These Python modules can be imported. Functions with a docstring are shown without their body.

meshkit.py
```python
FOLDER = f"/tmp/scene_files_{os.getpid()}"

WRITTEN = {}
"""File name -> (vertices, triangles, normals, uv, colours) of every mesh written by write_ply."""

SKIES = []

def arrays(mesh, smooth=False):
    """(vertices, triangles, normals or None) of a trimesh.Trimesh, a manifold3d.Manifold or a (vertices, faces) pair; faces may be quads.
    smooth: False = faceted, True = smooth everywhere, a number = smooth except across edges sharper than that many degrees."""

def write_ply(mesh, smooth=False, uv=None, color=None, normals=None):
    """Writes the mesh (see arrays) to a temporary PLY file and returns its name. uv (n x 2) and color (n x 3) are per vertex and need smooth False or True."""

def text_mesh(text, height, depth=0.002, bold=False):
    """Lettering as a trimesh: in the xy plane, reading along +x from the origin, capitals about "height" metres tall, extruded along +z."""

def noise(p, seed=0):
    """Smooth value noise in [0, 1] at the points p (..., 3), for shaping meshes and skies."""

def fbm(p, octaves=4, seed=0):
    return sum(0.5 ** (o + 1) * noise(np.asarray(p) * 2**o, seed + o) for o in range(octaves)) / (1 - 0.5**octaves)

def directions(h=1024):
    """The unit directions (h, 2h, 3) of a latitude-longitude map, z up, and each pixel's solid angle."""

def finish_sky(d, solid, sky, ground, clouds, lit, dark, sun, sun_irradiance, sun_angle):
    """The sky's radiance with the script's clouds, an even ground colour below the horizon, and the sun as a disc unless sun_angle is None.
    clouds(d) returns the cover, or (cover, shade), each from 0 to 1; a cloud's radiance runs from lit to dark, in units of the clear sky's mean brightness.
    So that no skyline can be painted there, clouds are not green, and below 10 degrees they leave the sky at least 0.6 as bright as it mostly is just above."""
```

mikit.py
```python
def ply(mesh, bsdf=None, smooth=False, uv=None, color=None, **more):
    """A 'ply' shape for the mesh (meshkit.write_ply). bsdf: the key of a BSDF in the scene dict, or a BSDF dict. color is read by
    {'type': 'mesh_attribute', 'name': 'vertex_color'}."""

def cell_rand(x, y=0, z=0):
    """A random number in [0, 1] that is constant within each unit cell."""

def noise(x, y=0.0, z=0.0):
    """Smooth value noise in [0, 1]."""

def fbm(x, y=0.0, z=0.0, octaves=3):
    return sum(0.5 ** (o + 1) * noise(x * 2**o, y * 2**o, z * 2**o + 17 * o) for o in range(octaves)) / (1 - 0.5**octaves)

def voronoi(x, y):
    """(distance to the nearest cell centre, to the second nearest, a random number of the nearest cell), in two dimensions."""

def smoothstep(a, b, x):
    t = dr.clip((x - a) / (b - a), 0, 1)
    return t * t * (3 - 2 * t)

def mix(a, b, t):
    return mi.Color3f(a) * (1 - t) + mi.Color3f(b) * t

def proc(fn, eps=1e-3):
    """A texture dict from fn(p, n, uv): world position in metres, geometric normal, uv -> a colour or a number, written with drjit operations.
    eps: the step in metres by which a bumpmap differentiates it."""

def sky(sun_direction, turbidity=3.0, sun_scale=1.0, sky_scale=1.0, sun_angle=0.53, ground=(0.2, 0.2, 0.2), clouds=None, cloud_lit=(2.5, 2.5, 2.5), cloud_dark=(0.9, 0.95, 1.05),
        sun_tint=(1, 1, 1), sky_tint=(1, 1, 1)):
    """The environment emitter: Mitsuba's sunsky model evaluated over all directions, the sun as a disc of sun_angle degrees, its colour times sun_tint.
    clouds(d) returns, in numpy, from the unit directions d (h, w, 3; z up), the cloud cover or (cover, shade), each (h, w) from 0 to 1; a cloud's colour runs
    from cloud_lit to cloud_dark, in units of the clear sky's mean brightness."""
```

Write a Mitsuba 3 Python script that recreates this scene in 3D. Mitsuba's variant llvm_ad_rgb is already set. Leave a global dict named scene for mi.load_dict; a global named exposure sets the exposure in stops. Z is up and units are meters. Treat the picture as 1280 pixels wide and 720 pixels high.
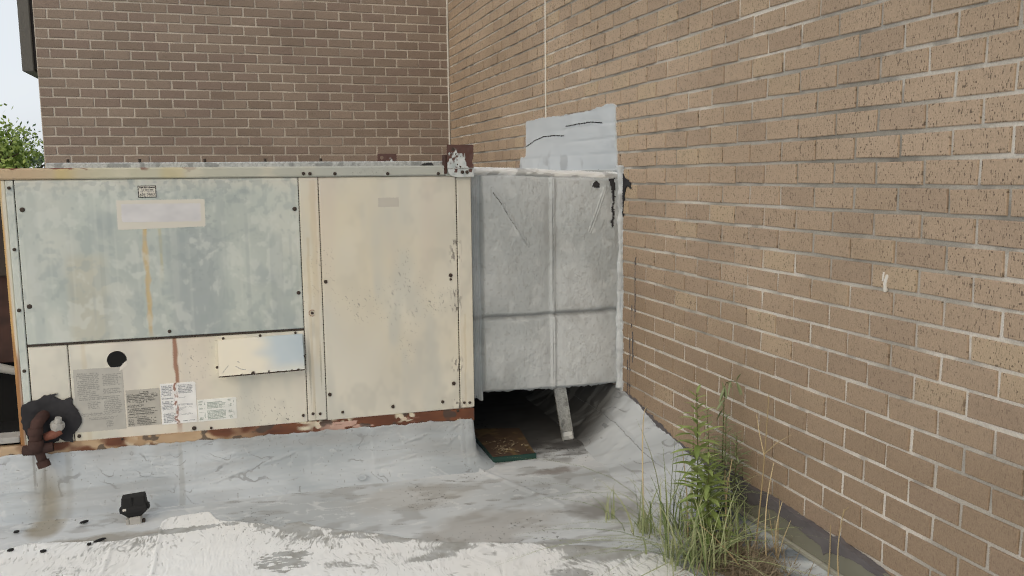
import math, random
import numpy as np, trimesh, drjit as dr, mitsuba as mi, mikit, meshkit
import manifold3d as m3
from shapely.geometry import Polygon, Point, LineString, box as sbox
from mikit import proc, cell_rand, smoothstep, mix
T = mi.ScalarTransform4f
scene, labels = {}, {}
rng = np.random.default_rng(7)
rnd = random.Random(11)

# ------------------------------------------------------------------ camera, sky, exposure
CAM = np.array([-1.928, -8.0554, 0.3648])
FWD = np.array([0.29627, 0.94678, -0.12640])
FWD /= np.linalg.norm(FWD)
_r = np.cross(FWD, [0, 0, 1.0]); _r /= np.linalg.norm(_r)
_u = np.cross(_r, FWD)
ROLL = 0.01089
UP = math.cos(ROLL) * _u + math.sin(ROLL) * _r
scene['camera'] = {'type': 'perspective', 'fov': 61.015, 'fov_axis': 'x', 'near_clip': 0.05, 'far_clip': 400.0,
                   'to_world': T().look_at(origin=CAM.tolist(), target=(CAM + FWD).tolist(), up=UP.tolist())}


def clouds(d):
    c = meshkit.fbm(d * np.array([2.2, 2.2, 5.0]) + 3.0, 4, 3)
    return 0.90 + 0.10 * np.clip((c - 0.3) * 2.5, 0, 1), 0.30 + 0.35 * np.clip((c - .5) * 3 + .3, 0, 1)


scene['sky'] = mikit.sky([-0.62, -0.72, 0.50], turbidity=3, sun_scale=0.15, sun_angle=50, clouds=clouds,
                         cloud_lit=(2.1, 2.15, 2.2), cloud_dark=(1.25, 1.34, 1.42))
exposure = 2.52


# ------------------------------------------------------------------ helpers
def put(key, mesh, bsdf, smooth=False, **kw):
    n, k = 1, key
    while k in scene or k in labels:
        k = f'{key}_{n:03d}'; n += 1
    scene[k] = mikit.ply(mesh, bsdf, smooth, **kw)
    return k


def thing(name, label=None, cat=None, group=None, kind=None):
    n, k = 1, name
    while k in labels:
        k = f'{name}_{n:03d}'; n += 1
    labels[k] = {}
    if label: labels[k]['label'] = label
    if cat: labels[k]['category'] = cat
    if group: labels[k]['group'] = group
    if kind: labels[k]['kind'] = kind
    return k


def part(parent, name, mesh, bsdf, smooth=False, label=None, kind=None):
    n, k = 1, f'{parent}__{name}'
    while k in scene:
        k = f'{parent}__{name}_{n:03d}'; n += 1
    scene[k] = tinted(mesh, bsdf) if bsdf in TONES else mikit.ply(mesh, bsdf, smooth)
    if label or kind:
        labels[k] = {}
        if label: labels[k]['label'] = label
        if kind: labels[k]['kind'] = kind
    return k


def cbox(x0, x1, y0, y1, z0, z1, ch=0.002):
    ch = min(ch, (x1 - x0) * .45, (y1 - y0) * .45, (z1 - z0) * .45)
    P = []
    for sx in (0, 1):
        for sy in (0, 1):
            for sz in (0, 1):
                c = np.array([(x0, x1)[sx], (y0, y1)[sy], (z0, z1)[sz]], float)
                s = np.array([1 - 2 * sx, 1 - 2 * sy, 1 - 2 * sz]) * ch
                P += [c + s * [0, 1, 1], c + s * [1, 0, 1], c + s * [1, 1, 0]]
    return trimesh.convex.convex_hull(np.array(P))


def hexa(c8):
    """8 corners (bottom 4 ccw, top 4 ccw)"""
    return trimesh.convex.convex_hull(np.array(c8, float))


def grid(P, closed=False):
    """P (nu, nv, 3) -> mesh"""
    nu, nv = P.shape[:2]
    i, j = np.meshgrid(np.arange(nu - 1), np.arange(nv - 1), indexing='ij')
    a = (i * nv + j).ravel(); b = ((i + 1) * nv + j).ravel(); c = ((i + 1) * nv + j + 1).ravel(); d = (i * nv + j + 1).ravel()
    return trimesh.Trimesh(P.reshape(-1, 3), np.vstack([np.stack([a, b, c], 1), np.stack([a, c, d], 1)]), process=False)


def tube(points, radii, sides=8, cap=True):
    p = np.asarray(points, float)
    r = np.broadcast_to(np.asarray(radii, float), (len(p),))
    t = np.gradient(p, axis=0); t /= np.linalg.norm(t, axis=1, keepdims=True) + 1e-12
    ref = np.array([0, 0, 1.0]) if abs(t[:, 2]).mean() < .8 else np.array([1.0, 0, 0])
    a = np.cross(t, ref); a /= np.linalg.norm(a, axis=1, keepdims=True) + 1e-12
    b = np.cross(t, a)
    g = np.arange(sides) * 2 * np.pi / sides
    v = p[:, None] + r[:, None, None] * (np.cos(g)[None, :, None] * a[:, None] + np.sin(g)[None, :, None] * b[:, None])
    i, j = np.meshgrid(np.arange(len(p) - 1), np.arange(sides), indexing='ij')
    q = np.stack([i * sides + j, i * sides + (j + 1) % sides, (i + 1) * sides + (j + 1) % sides, (i + 1) * sides + j], -1).reshape(-1, 4)
    f = np.vstack([q[:, [0, 1, 2]], q[:, [0, 2, 3]]])
    v = v.reshape(-1, 3)
    if cap:
        n = len(v)
        v = np.vstack([v, p[0], p[-1]])
        k = np.arange(sides)
        f = np.vstack([f, np.stack([k * 0 + n, (k + 1) % sides, k], 1),
                       np.stack([k * 0 + n + 1, k + n - sides, (k + 1) % sides + n - sides], 1)])
    return trimesh.Trimesh(v, f, process=False)


def cat(ms):
    return trimesh.util.concatenate(list(ms))


def extrude(poly, depth):
    geoms = getattr(poly, 'geoms', [poly])
    return cat([trimesh.creation.extrude_polygon(g, depth, engine='earcut') for g in geoms if g.area > 1e-7])


def front_plate(poly, y, depth):
    """polygon in (x, z) -> solid whose front face is at y and back at y + depth"""
    m = extrude(poly, depth)
    v = m.vertices
    return trimesh.Trimesh(np.stack([v[:, 0], y + depth - v[:, 2], v[:, 1]], 1), m.faces, process=False)


def wall_plate(poly, x, depth):
    """polygon in (y, z) on the right wall: front face (towards -x) at x"""
    m = extrude(poly, depth)
    v = m.vertices
    return trimesh.Trimesh(np.stack([x + depth - v[:, 2], v[:, 0], v[:, 1]], 1), m.faces[:, ::-1], process=False)


def ragged(pts, step=.01, amp=.006, seed=0, freq=30):
    """a closed outline made uneven"""
    ring = LineString(list(pts) + [pts[0]])
    n = max(8, int(ring.length / step))
    q = np.array([ring.interpolate(i / n, normalized=True).coords[0] for i in range(n)])
    off = np.stack([meshkit.fbm(np.c_[q * freq, np.full(n, s)], 3, seed) - .5 for s in (1.5, 7.5)], 1) * 2 * amp
    g = Polygon(q + off).buffer(0)
    return max(g.geoms, key=lambda a: a.area) if hasattr(g, 'geoms') else g


def blob(pts, r):
    return LineString(pts).buffer(r)


def nz(P, f, seed=0, oct=4):
    return meshkit.fbm(np.asarray(P, float) * f, oct, seed) - .5


def s(r, g, b, k=1.0):
    c = np.array([r, g, b]) / 255.0
    c = np.where(c <= .04045, c / 12.92, ((c + .055) / 1.055) ** 2.4) * k
    return [float(x) for x in c]


def rgb(c):
    return {'type': 'rgb', 'value': list(map(float, c))}


def mat(name, color, rough=.6, bump=None, scale=.002, two=False, metallic=0.0, spec=.5, eps=1e-3, **kw):
    col = proc(color) if callable(color) else rgb(color)
    rg = proc(rough) if callable(rough) else rough
    d = {'type': 'principled', 'base_color': col, 'roughness': rg, 'metallic': metallic, 'specular': spec, **kw}
    if bump is not None:
        d = {'type': 'bumpmap', 'tex': proc(bump, eps), 'scale': scale, 'bsdf': d}
    scene[name] = {'type': 'twosided', 'bsdf': d} if two else d


# ------------------------------------------------------------------ materials
def noise(x, y=0.0, z=0.0):
    """cheap smooth noise in two dimensions; a third coordinate is sheared in"""
    if isinstance(z, (int, float)): a, b = x + 13.7 * z, y + 7.3 * z
    else: a, b = x + .73 * y, z + .41 * y
    a, b = mi.Float(a), mi.Float(b)
    ia, ib = dr.floor(a), dr.floor(b)
    ta, tb = a - ia, b - ib
    ta = ta * ta * (3 - 2 * ta); tb = tb * tb * (3 - 2 * tb)
    ha = mi.UInt32(mi.Int32(ia) + 100000) * 374761393
    hb = mi.UInt32(mi.Int32(ib) + 100000) * 668265263

    def rr(u, v):
        h = u + v
        h = (h ^ (h >> 13)) * 1274126177
        return mi.Float((h ^ (h >> 16)) & 0xFFFF) / 65535.0
    ha1, hb1 = ha + 374761393, hb + 668265263
    return dr.lerp(dr.lerp(rr(ha, hb), rr(ha1, hb), ta), dr.lerp(rr(ha, hb1), rr(ha1, hb1), ta), tb)


def fbm(x, y=0.0, z=0.0, octaves=3):
    octaves = min(octaves, 3)
    return sum(0.5 ** (o + 1) * noise(x * 2**o + 3.1 * o, y * 2**o, z * 2**o + (17 * o if not isinstance(z, (int, float)) else .37 * o)) for o in range(octaves)) / (1 - 0.5**octaves)


BL, BHR, BHB = .2032, .0813, .0784
KR0, KB0, VB = 3.9254, 3.3318, 1.0951 - .0784 / 2


def brick_cells(p, back):
    u = p.x + KB0 if back else -p.y - KR0
    v = dr.floor((p.z - VB) / BHB) if back else dr.floor(p.z / BHR)
    par = v - 2 * dr.floor(v * .5)
    k = dr.floor(u / BL + .5 * par)
    return u, k, v


def brick_col(p, n, uv):
    back = p.y > -.03
    u = dr.select(back, p.x + KB0, -p.y - KR0)
    v = dr.select(back, dr.floor((p.z - VB) / BHB), dr.floor(p.z / BHR))
    par = v - 2 * dr.floor(v * .5)
    k = dr.floor(u / BL + .5 * par)
    sd = dr.select(back, 5.0, 1.0)
    r1 = cell_rand(k, v, sd); r2 = cell_rand(k, v, sd + 1); r3 = cell_rand(k, v, sd + 2)
    low = fbm(u * .9 + 7 * sd, p.z * 1.3, 0, 3)
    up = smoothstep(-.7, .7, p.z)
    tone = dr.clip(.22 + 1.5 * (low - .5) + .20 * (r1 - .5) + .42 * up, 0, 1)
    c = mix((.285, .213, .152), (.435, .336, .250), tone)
    c = mix(c, mi.Color3f(.285, .214, .165), dr.select(r2 > .80, .32, .0))
    light = dr.select(r3 > .88, 1.0, 0.0) * smoothstep(.42, .6, low)
    c = mix(c, mi.Color3f(.45, .355, .25), light * .7)
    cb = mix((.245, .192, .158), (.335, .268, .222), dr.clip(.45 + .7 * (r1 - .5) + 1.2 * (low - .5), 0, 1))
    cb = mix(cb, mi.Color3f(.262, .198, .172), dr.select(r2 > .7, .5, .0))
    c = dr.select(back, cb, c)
    g = noise(u * 420, p.z * 260)
    c *= .88 + .24 * g
    pit = smoothstep(.74, .86, noise(u * 390 + 40 * r1, p.z * 125)) * (.30 + .35 * light + .5 * smoothstep(.4, .7, low) + .25 * up)
    pit = dr.select(back, pit * .4, pit)
    return c * (1 - .62 * dr.clip(pit, 0, 1))


def brick_bump(p, n, uv):
    back = p.y > -.03
    u = dr.select(back, p.x, -p.y)
    return -1.0 * smoothstep(.70, .86, noise(u * 390 + 7, p.z * 125)) + .5 * noise(u * 300, p.z * 300) + .5 * noise(u * 60, p.z * 60)


def mortar_col(p, n, uv):
    back = p.y > -.03
    u = dr.select(back, p.x, -p.y)
    l = fbm(u * 3, p.z * 3, 2, 3)
    c = mix((.42, .40, .36), (.61, .585, .54), smoothstep(.3, .68, l))
    c = mix(c, mi.Color3f(.30, .285, .26), smoothstep(.62, .8, fbm(u * 12 + 9, p.z * 12, 0, 2)) * .6)
    c *= 1 - .30 * smoothstep(-.1, .5, p.z) * smoothstep(.35, .6, fbm(u * 1.6 + 4, p.z * 2.2, 0, 2)) - .14 * smoothstep(.55, .75, noise(u * 9, p.z * 14))
    c = dr.select(back, mi.Color3f(.53, .485, .43) * (.75 + .45 * l), c)
    return c * (.85 + .3 * noise(u * 400, p.z * 400))


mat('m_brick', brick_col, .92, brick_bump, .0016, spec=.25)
mat('m_mortar', mortar_col, .95, lambda p, n, uv: noise(p.x * 250, p.y * 250, p.z * 250), .0012, spec=.2)
mat('m_sealant', s(232, 228, 220, .8), .6)


def veins(a, b, w, gate):
    """thin dark lines where dirt has settled in laps and brush marks"""
    return (1 - smoothstep(w * .3, w, dr.abs(noise(a, b) - .5))) * smoothstep(.48, .62, gate)


def silver_dirt(p):
    a = fbm(p.x * 2.6 + 3, p.y * 2.6, p.z * 2.6, 4)
    b = fbm(p.x * 14, p.y * 14, p.z * 14 + 5, 3)
    return a, b


def silver_col(p, n, uv):
    a, b = silver_dirt(p)
    c = mix((.40, .435, .46), (.53, .565, .595), smoothstep(.3, .7, a))
    c = mix(c, mi.Color3f(.20, .21, .22), veins(p.y * 9 + p.x * 9 + 3 * a, p.z * 22 + p.x * 8, .06, b) * .7)
    c = mix(c, mi.Color3f(.06, .062, .065), smoothstep(-3.98, -3.72, p.y + .10 * (b - .5)) * .94)  # cant darkened in its colour where the duct shades it
    c = mix(c, mi.Color3f(.33, .35, .365), smoothstep(.52, .75, b) * .45)
    run = smoothstep(.55, .85, noise(p.x * 24 + p.y * 24, p.z * 1.6)) * smoothstep(.45, .6, a)
    return mix(c, mi.Color3f(.30, .315, .32), run * .4)


def duct_col(p, n, uv):
    a, b = silver_dirt(p)
    c = mix((.39, .43, .455), (.52, .56, .59), smoothstep(.3, .72, a))
    c = mix(c, mi.Color3f(.27, .29, .30), veins(p.x * 16 + 5 * b, p.z * 13 + 6 * a, .05, a * .5 + b * .5) * .22)
    c = mix(c, mi.Color3f(.30, .32, .33), smoothstep(.72, .9, noise(p.x * 85, p.z * 60)) * .35)
    c = mix(c, mi.Color3f(.54, .58, .605), smoothstep(.58, .75, b) * .5)
    c = mix(c, mi.Color3f(.32, .34, .35), smoothstep(.58, .8, fbm(p.x * 9 + 4, p.y * 9, p.z * 5, 3)) * .5)
    d = dr.abs(p.z + .343 + .008 * (noise(p.x * 14) - .5))
    c = mix(c, mi.Color3f(.20, .215, .225), (1 - smoothstep(.002, .022, d)) * .55 * (p.y < -3.75))
    return c


def silver_bump(p, n, uv):
    w = fbm(p.x * 9, p.y * 9, p.z * 9, 2)
    return 1.2 * fbm(p.x * 26 + 4 * w, p.y * 26, p.z * 26, 4) + .22 * noise(p.x * 170, p.y * 170, p.z * 170)


def duct_bump(p, n, uv):
    w = fbm(p.x * 7, p.y * 7, p.z * 7, 2)
    e = fbm(p.x * 34 + 6 * w, p.y * 34, p.z * 28 + 5 * w, 3)
    return 1.0 * dr.abs(e - .5) + .7 * fbm(p.x * 110, p.y * 110, p.z * 70, 2)


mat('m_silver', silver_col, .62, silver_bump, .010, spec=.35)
mat('m_duct', duct_col, .52, duct_bump, .0042, spec=.45)


def curb_col(p, n, uv):
    a, b = silver_dirt(p)
    c = mix((.40, .445, .48), (.53, .575, .615), smoothstep(.3, .7, a))
    c = mix(c, mi.Color3f(.22, .235, .25), veins(p.x * 5 + 4 * a, p.z * 26 + p.x * 3 + 3 * b, .035, b - .03) * .6)
    c = mix(c, mi.Color3f(.64, .67, .69), veins(p.x * 6 + 9, p.z * 26 + 5 * b, .05, 1 - b) * .4)
    c = mix(c, mi.Color3f(.24, .25, .255), smoothstep(.90, .95, noise(p.x * 120, p.z * 90)) * .6)
    st = smoothstep(.55, .8, fbm(p.x * 2.0, p.z * 16, 3, 3))
    c = mix(c, mi.Color3f(.36, .375, .385), st * .45)
    v = smoothstep(.80, .9, noise(p.x * 26, p.z * .7 + 3))
    c = mix(c, mi.Color3f(.33, .34, .33), v * .45)
    top = smoothstep(-.90, -.80, p.z + .03 * noise(p.x * 30))
    c = mix(c, mi.Color3f(.34, .345, .345), top * .5 * smoothstep(.35, .6, fbm(p.x * 7, 0, 0, 3)))
    # leak stain below the gas pipe
    g = dr.exp(-dr.square((p.x + 2.77 + .03 * (noise(p.z * 9) - .5)) / .055)) * smoothstep(-.80, -1.0, p.z)
    c = mix(c, mi.Color3f(.25, .22, .155), g * .75)
    for x0 in (-2.825, -2.785):
        c = mix(c, mi.Color3f(.16, .15, .13), (1 - smoothstep(.002, .008, dr.abs(p.x - x0))) * .45 * smoothstep(-1.0, -.9, p.z))
    return c


def curb_bump(p, n, uv):
    w = fbm(p.x * 5, p.y * 5, p.z * 5, 2)
    return 1.3 * fbm(p.x * 9, p.y * 20, p.z * 40 + 3 * w, 4) + .3 * noise(p.x * 120, p.y * 120, p.z * 160)


mat('m_curb', curb_col, .65, curb_bump, .006, spec=.3)


def blotch(p, x, y, rx, ry, f=9.0):
    q = dr.square((p.x - x) / rx) + dr.square((p.y - y) / ry)
    return dr.clip(1.25 - q - 1.6 * (fbm(p.x * f, p.y * f, 3, 3) - .5), 0, 1)


def floor_col(p, n, uv):
    a = fbm(p.x * 1.7 + 3, p.y * 3.0, 0, 4)
    b = fbm(p.x * 9, p.y * 16, 5, 4)
    c = mix((.42, .45, .47), (.57, .60, .625), smoothstep(.3, .7, a))
    c = mix(c, mi.Color3f(.25, .26, .265), veins(p.x * 5 + 5 * a, p.y * 19 + p.x * 4, .05, b) * .65)
    c = mix(c, mi.Color3f(.66, .68, .69), veins(p.x * 7 + 3, p.y * 22 + 5 * b, .08, 1 - b) * .5)
    c = mix(c, mi.Color3f(.30, .305, .30), smoothstep(.52, .72, b) * .55)
    c = mix(c, mi.Color3f(.33, .30, .25), blotch(p, -1.25, -4.30, .34, .16) * .30)
    c = mix(c, mi.Color3f(.33, .315, .29), blotch(p, -1.0, -4.75, .30, .20) * .6)
    c = mix(c, mi.Color3f(.23, .21, .20), blotch(p, -.50, -4.18, .12, .05, 22) * .8)
    c = mix(c, mi.Color3f(.15, .145, .14), blotch(p, -.42, -3.80, .18, .09, 20) * .8)
    c = mix(c, mi.Color3f(.20, .19, .18), blotch(p, -.45, -4.72, .16, .14, 14) * .8)
    c = mix(c, mi.Color3f(.27, .235, .165), blotch(p, -2.76, -4.10, .07, .18) * .75)
    c = mix(c, mi.Color3f(.27, .25, .21), blotch(p, -2.48, -4.36, .30, .06, 14) * .75)
    c = mix(c, mi.Color3f(.06, .06, .062), smoothstep(-4.02, -3.72, p.y + .30 * (b - .5)) * (p.x > -.86) * .94)  # shade under the duct, put into the floor colour
    sp = smoothstep(.86, .92, noise(p.x * 110, p.y * 90)) * smoothstep(.52, .68, fbm(p.x * 4, p.y * 4, 1, 2))
    return c * (1 - .6 * sp)


def floor_bump(p, n, uv):
    w = fbm(p.x * 4, p.y * 4, 0, 2)
    return 1.2 * fbm(p.x * 9, p.y * 24 + 4 * w, 1, 4) + .25 * noise(p.x * 150, p.y * 150)


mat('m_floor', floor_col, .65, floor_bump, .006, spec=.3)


def white_th(p):
    """how much coat the roller left, 0..1"""
    w = fbm(p.x * 4, p.y * 4, 7, 3)
    ridges = noise(p.x * 130 + 22 * w, p.y * 26 + 6 * w)
    t = .72 + .8 * (fbm(p.x * 2.3, p.y * 2.8, 2, 3) - .45) + .5 * (noise(p.x * 210 + 30 * w, p.y * 60) - .5) + .55 * (ridges - .5)
    edge = -4.335 - .20 * smoothstep(-2.05, -1.6, p.x) - .50 * smoothstep(-1.55, -.5, p.x)
    d = (edge - p.y) / .16 + 1.3 * (fbm(p.x * 11, p.y * 11, 3, 3) - .5)
    roller = (p.x > -2.30) & (p.x < -2.07) & (p.y < -4.19)
    d = dr.select(roller, d + 1.2, d)
    t -= (.75 - .5 * smoothstep(-1.85, -2.0, p.x)) * (1 - smoothstep(.1, 1.6, d)) * smoothstep(.3, .6, .4 + fbm(p.x * 18, p.y * 18, 5, 3) - .25)
    t -= .75 * smoothstep(.50, .66, fbm(p.x * 5 + 2, p.y * 9, 6, 3)) * smoothstep(-2.0, -1.4, p.x) * (.4 + ridges)
    t -= 1.5 * blotch(p, -1.83, -4.80, .10, .10, 30) * smoothstep(.15, .55, noise(p.x * 40, p.y * 110))
    t -= .9 * blotch(p, -2.18, -4.37, .24, .03, 18)
    t -= .8 * blotch(p, -1.78, -4.47, .04, .08, 18)
    return dr.clip(t, 0, 1)


def white_col(p, n, uv):
    t = white_th(p)
    c = mix((.78, .80, .81), (.86, .875, .88), fbm(p.x * 6, p.y * 6, 4, 3))
    warm = smoothstep(.45, .7, fbm(p.x * 2.2 + 8, p.y * 3, 9, 3))
    c = mix(c, mi.Color3f(.80, .79, .755), warm * .3)
    c = mix(c, mi.Color3f(.62, .63, .63), smoothstep(.52, .75, noise(p.x * 130 + 22 * fbm(p.x * 4, p.y * 4, 7, 3), p.y * 26)) * .35 * smoothstep(.4, .6, fbm(p.x * 3, p.y * 3, 1, 2)))
    g = mix((.30, .30, .28), (.48, .50, .51), fbm(p.x * 30, p.y * 30, 8, 2))
    sp = smoothstep(.88, .93, noise(p.x * 140, p.y * 120)) * smoothstep(.5, .7, fbm(p.x * 4, p.y * 5, 2, 2))
    return mix(g, c, smoothstep(.12, .62, t)) * (1 - .7 * sp)


def white_bump(p, n, uv):
    w = fbm(p.x * 4, p.y * 4, 7, 3)
    return 1.1 * noise(p.x * 130 + 22 * w, p.y * 30 + 6 * w) + .5 * fbm(p.x * 50, p.y * 50, 2, 3) + 1.0 * white_th(p)


mat('m_white', white_col, .6, white_bump, .0016, spec=.25)


def drip(p, x, w, z1, z0, seed=0.0):
    """stain that ran down from z1 to z0"""
    wob = x + .006 * (noise(p.z * 18 + seed) - .5)
    f = 1 - smoothstep(w * .3, w, dr.abs(p.x - wob) * (1 + .8 * noise(p.z * 30 + seed)))
    return f * smoothstep(z0, z0 + .12, p.z) * (p.z < z1)


def scratches(p, f=1.0):
    d = noise(p.x * 5.1 * f + 2, p.z * 4.3 * f + 3)
    w = p.x + .4 * p.z
    return smoothstep(.86, .90, noise(w * 250 * f, p.z * 100 * f + 40 * w)) * smoothstep(.74, .95, d)


def cream_col(p, n, uv):
    a = fbm(p.x * 2.2, p.y, p.z * 1.6, 4)
    c = mix((.575, .565, .505), (.68, .665, .59), smoothstep(.3, .7, a))
    c = mix(c, mi.Color3f(.50, .50, .455), smoothstep(.5, .8, fbm(p.x * 13, 0, p.z * 9, 3)) * .5)
    c = mix(c, mi.Color3f(.70, .635, .475), smoothstep(.52, .75, fbm(p.x * 1.9 + 8, 0, p.z * 1.1, 3)) * .5)
    c = mix(c, mi.Color3f(.52, .535, .50), smoothstep(.55, .8, fbm(p.x * 8, 2, p.z * 2.2, 4)) * .6)
    # pink faded band at the edges of the big door
    c = mix(c, mi.Color3f(.61, .54, .49), smoothstep(.5, .72, fbm(p.x * 5 + 3, 1, p.z * .8, 2)) * .35)
    # rust run on the lower panel
    ru = drip(p, -2.228, .020, -.318, -.80, 2.0)
    c = mix(c, mi.Color3f(.27, .11, .055), ru * .85)
    for x, w, z1, k in ((-1.60, .03, .36, .2), (-1.63, .014, .1, .25), (-2.83, .02, .3, .5), (-2.60, .02, -.33, .2), (-.89, .01, -.3, .2)):
        c = mix(c, mi.Color3f(.50, .36, .15), drip(p, x, w, z1, z1 - .9, x * 9) * k)
    # dark weathered streaks low on the posts
    st = smoothstep(.62, .85, noise(p.x * 120, p.z * 4)) * smoothstep(-.2, -.55, p.z) * ((p.x > -1.655) & (p.x < -1.573))
    c = mix(c, mi.Color3f(.33, .32, .25), st * .6)
    k = scratches(p)
    near_edge = smoothstep(.04, .0, dr.abs(p.x + .93)) * smoothstep(.55, .68, noise(p.x * 160, p.z * 55)) * smoothstep(.5, .6, noise(p.z * 9))
    return mix(c, mi.Color3f(.09, .08, .075), dr.clip(k * .75 + near_edge * .8, 0, 1))


def soft_dent(p, n, uv):
    return fbm(p.x * 3, p.y * 3, p.z * 3, 3) + .08 * noise(p.x * 200, p.y * 200, p.z * 200)


mat('m_cream', cream_col, .42, soft_dent, .008, spec=.45)


def galv_col(p, n, uv):
    a = fbm(p.x * 2.4, 0, p.z * 2.4, 4)
    b = fbm(p.x * 8, 4, p.z * 9, 4)
    c = mix((.40, .45, .435), (.50, .55, .52), smoothstep(.3, .7, a))
    c = mix(c, mi.Color3f(.56, .585, .545), smoothstep(.58, .75, fbm(p.x * 4 + 2, 1, p.z * 3.2, 4)) * .6)
    c = mix(c, mi.Color3f(.33, .385, .40), smoothstep(.50, .72, b) * .6 * smoothstep(.40, .6, fbm(p.x * 3 + 5, 0, p.z * 2.6, 2)))
    c = mix(c, mi.Color3f(.60, .59, .53), smoothstep(.30, .37, p.z) * .55)
    blk = smoothstep(-2.25, -2.2, p.x) * smoothstep(-1.98, -2.06, p.x) * smoothstep(.18, .12, p.z)
    c = mix(c, mi.Color3f(.30, .345, .37), blk * .55 * smoothstep(.2, .6, fbm(p.x * 5, 3, p.z * 2, 3)))
    tan = smoothstep(-2.66, -2.62, p.x) * smoothstep(-2.46, -2.52, p.x) * smoothstep(.08, .02, p.z)
    c = mix(c, mi.Color3f(.47, .46, .38), tan * .6)
    c = mix(c, mi.Color3f(.53, .375, .135), drip(p, -2.322, .020, .158, -.36, 1.0) * .75)
    c = mix(c, mi.Color3f(.47, .42, .23), drip(p, -2.262, .014, .158, -.1, 4.0) * .45)
    fr = fbm(p.x * 30 + 2 * a, 0, p.z * 26 + 2 * b, 3) * .6 + .4 * fbm(p.x * 6, 3, p.z * 6, 2)
    c = mix(c, mi.Color3f(.62, .65, .62), smoothstep(.54, .68, fr) * .40)
    c = mix(c, mi.Color3f(.31, .37, .375), smoothstep(.46, .34, fr) * .42)
    vs = smoothstep(.62, .9, noise(p.x * 70, p.z * 2.4))
    c = mix(c, mi.Color3f(.56, .59, .555), vs * .22)
    vd = smoothstep(.60, .85, noise(p.x * 48 + 9, p.z * 1.7)) * smoothstep(.45, .6, noise(p.x * 4, p.z * 4))
    c = mix(c, mi.Color3f(.30, .355, .37), vd * .25)
    blot = smoothstep(.56, .66, fbm(p.x * 42, 6, p.z * 46, 3)) * smoothstep(.58, .78, fbm(p.x * 3.1 + 1, 2, p.z * 3.4, 2))
    c = mix(c, mi.Color3f(.30, .35, .36), blot * .5)
    return c


mat('m_galv', galv_col, .5, soft_dent, .008, spec=.4)


def rustmix(p):
    return fbm(p.x * 7, p.y * 7, p.z * 22, 4)


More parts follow.
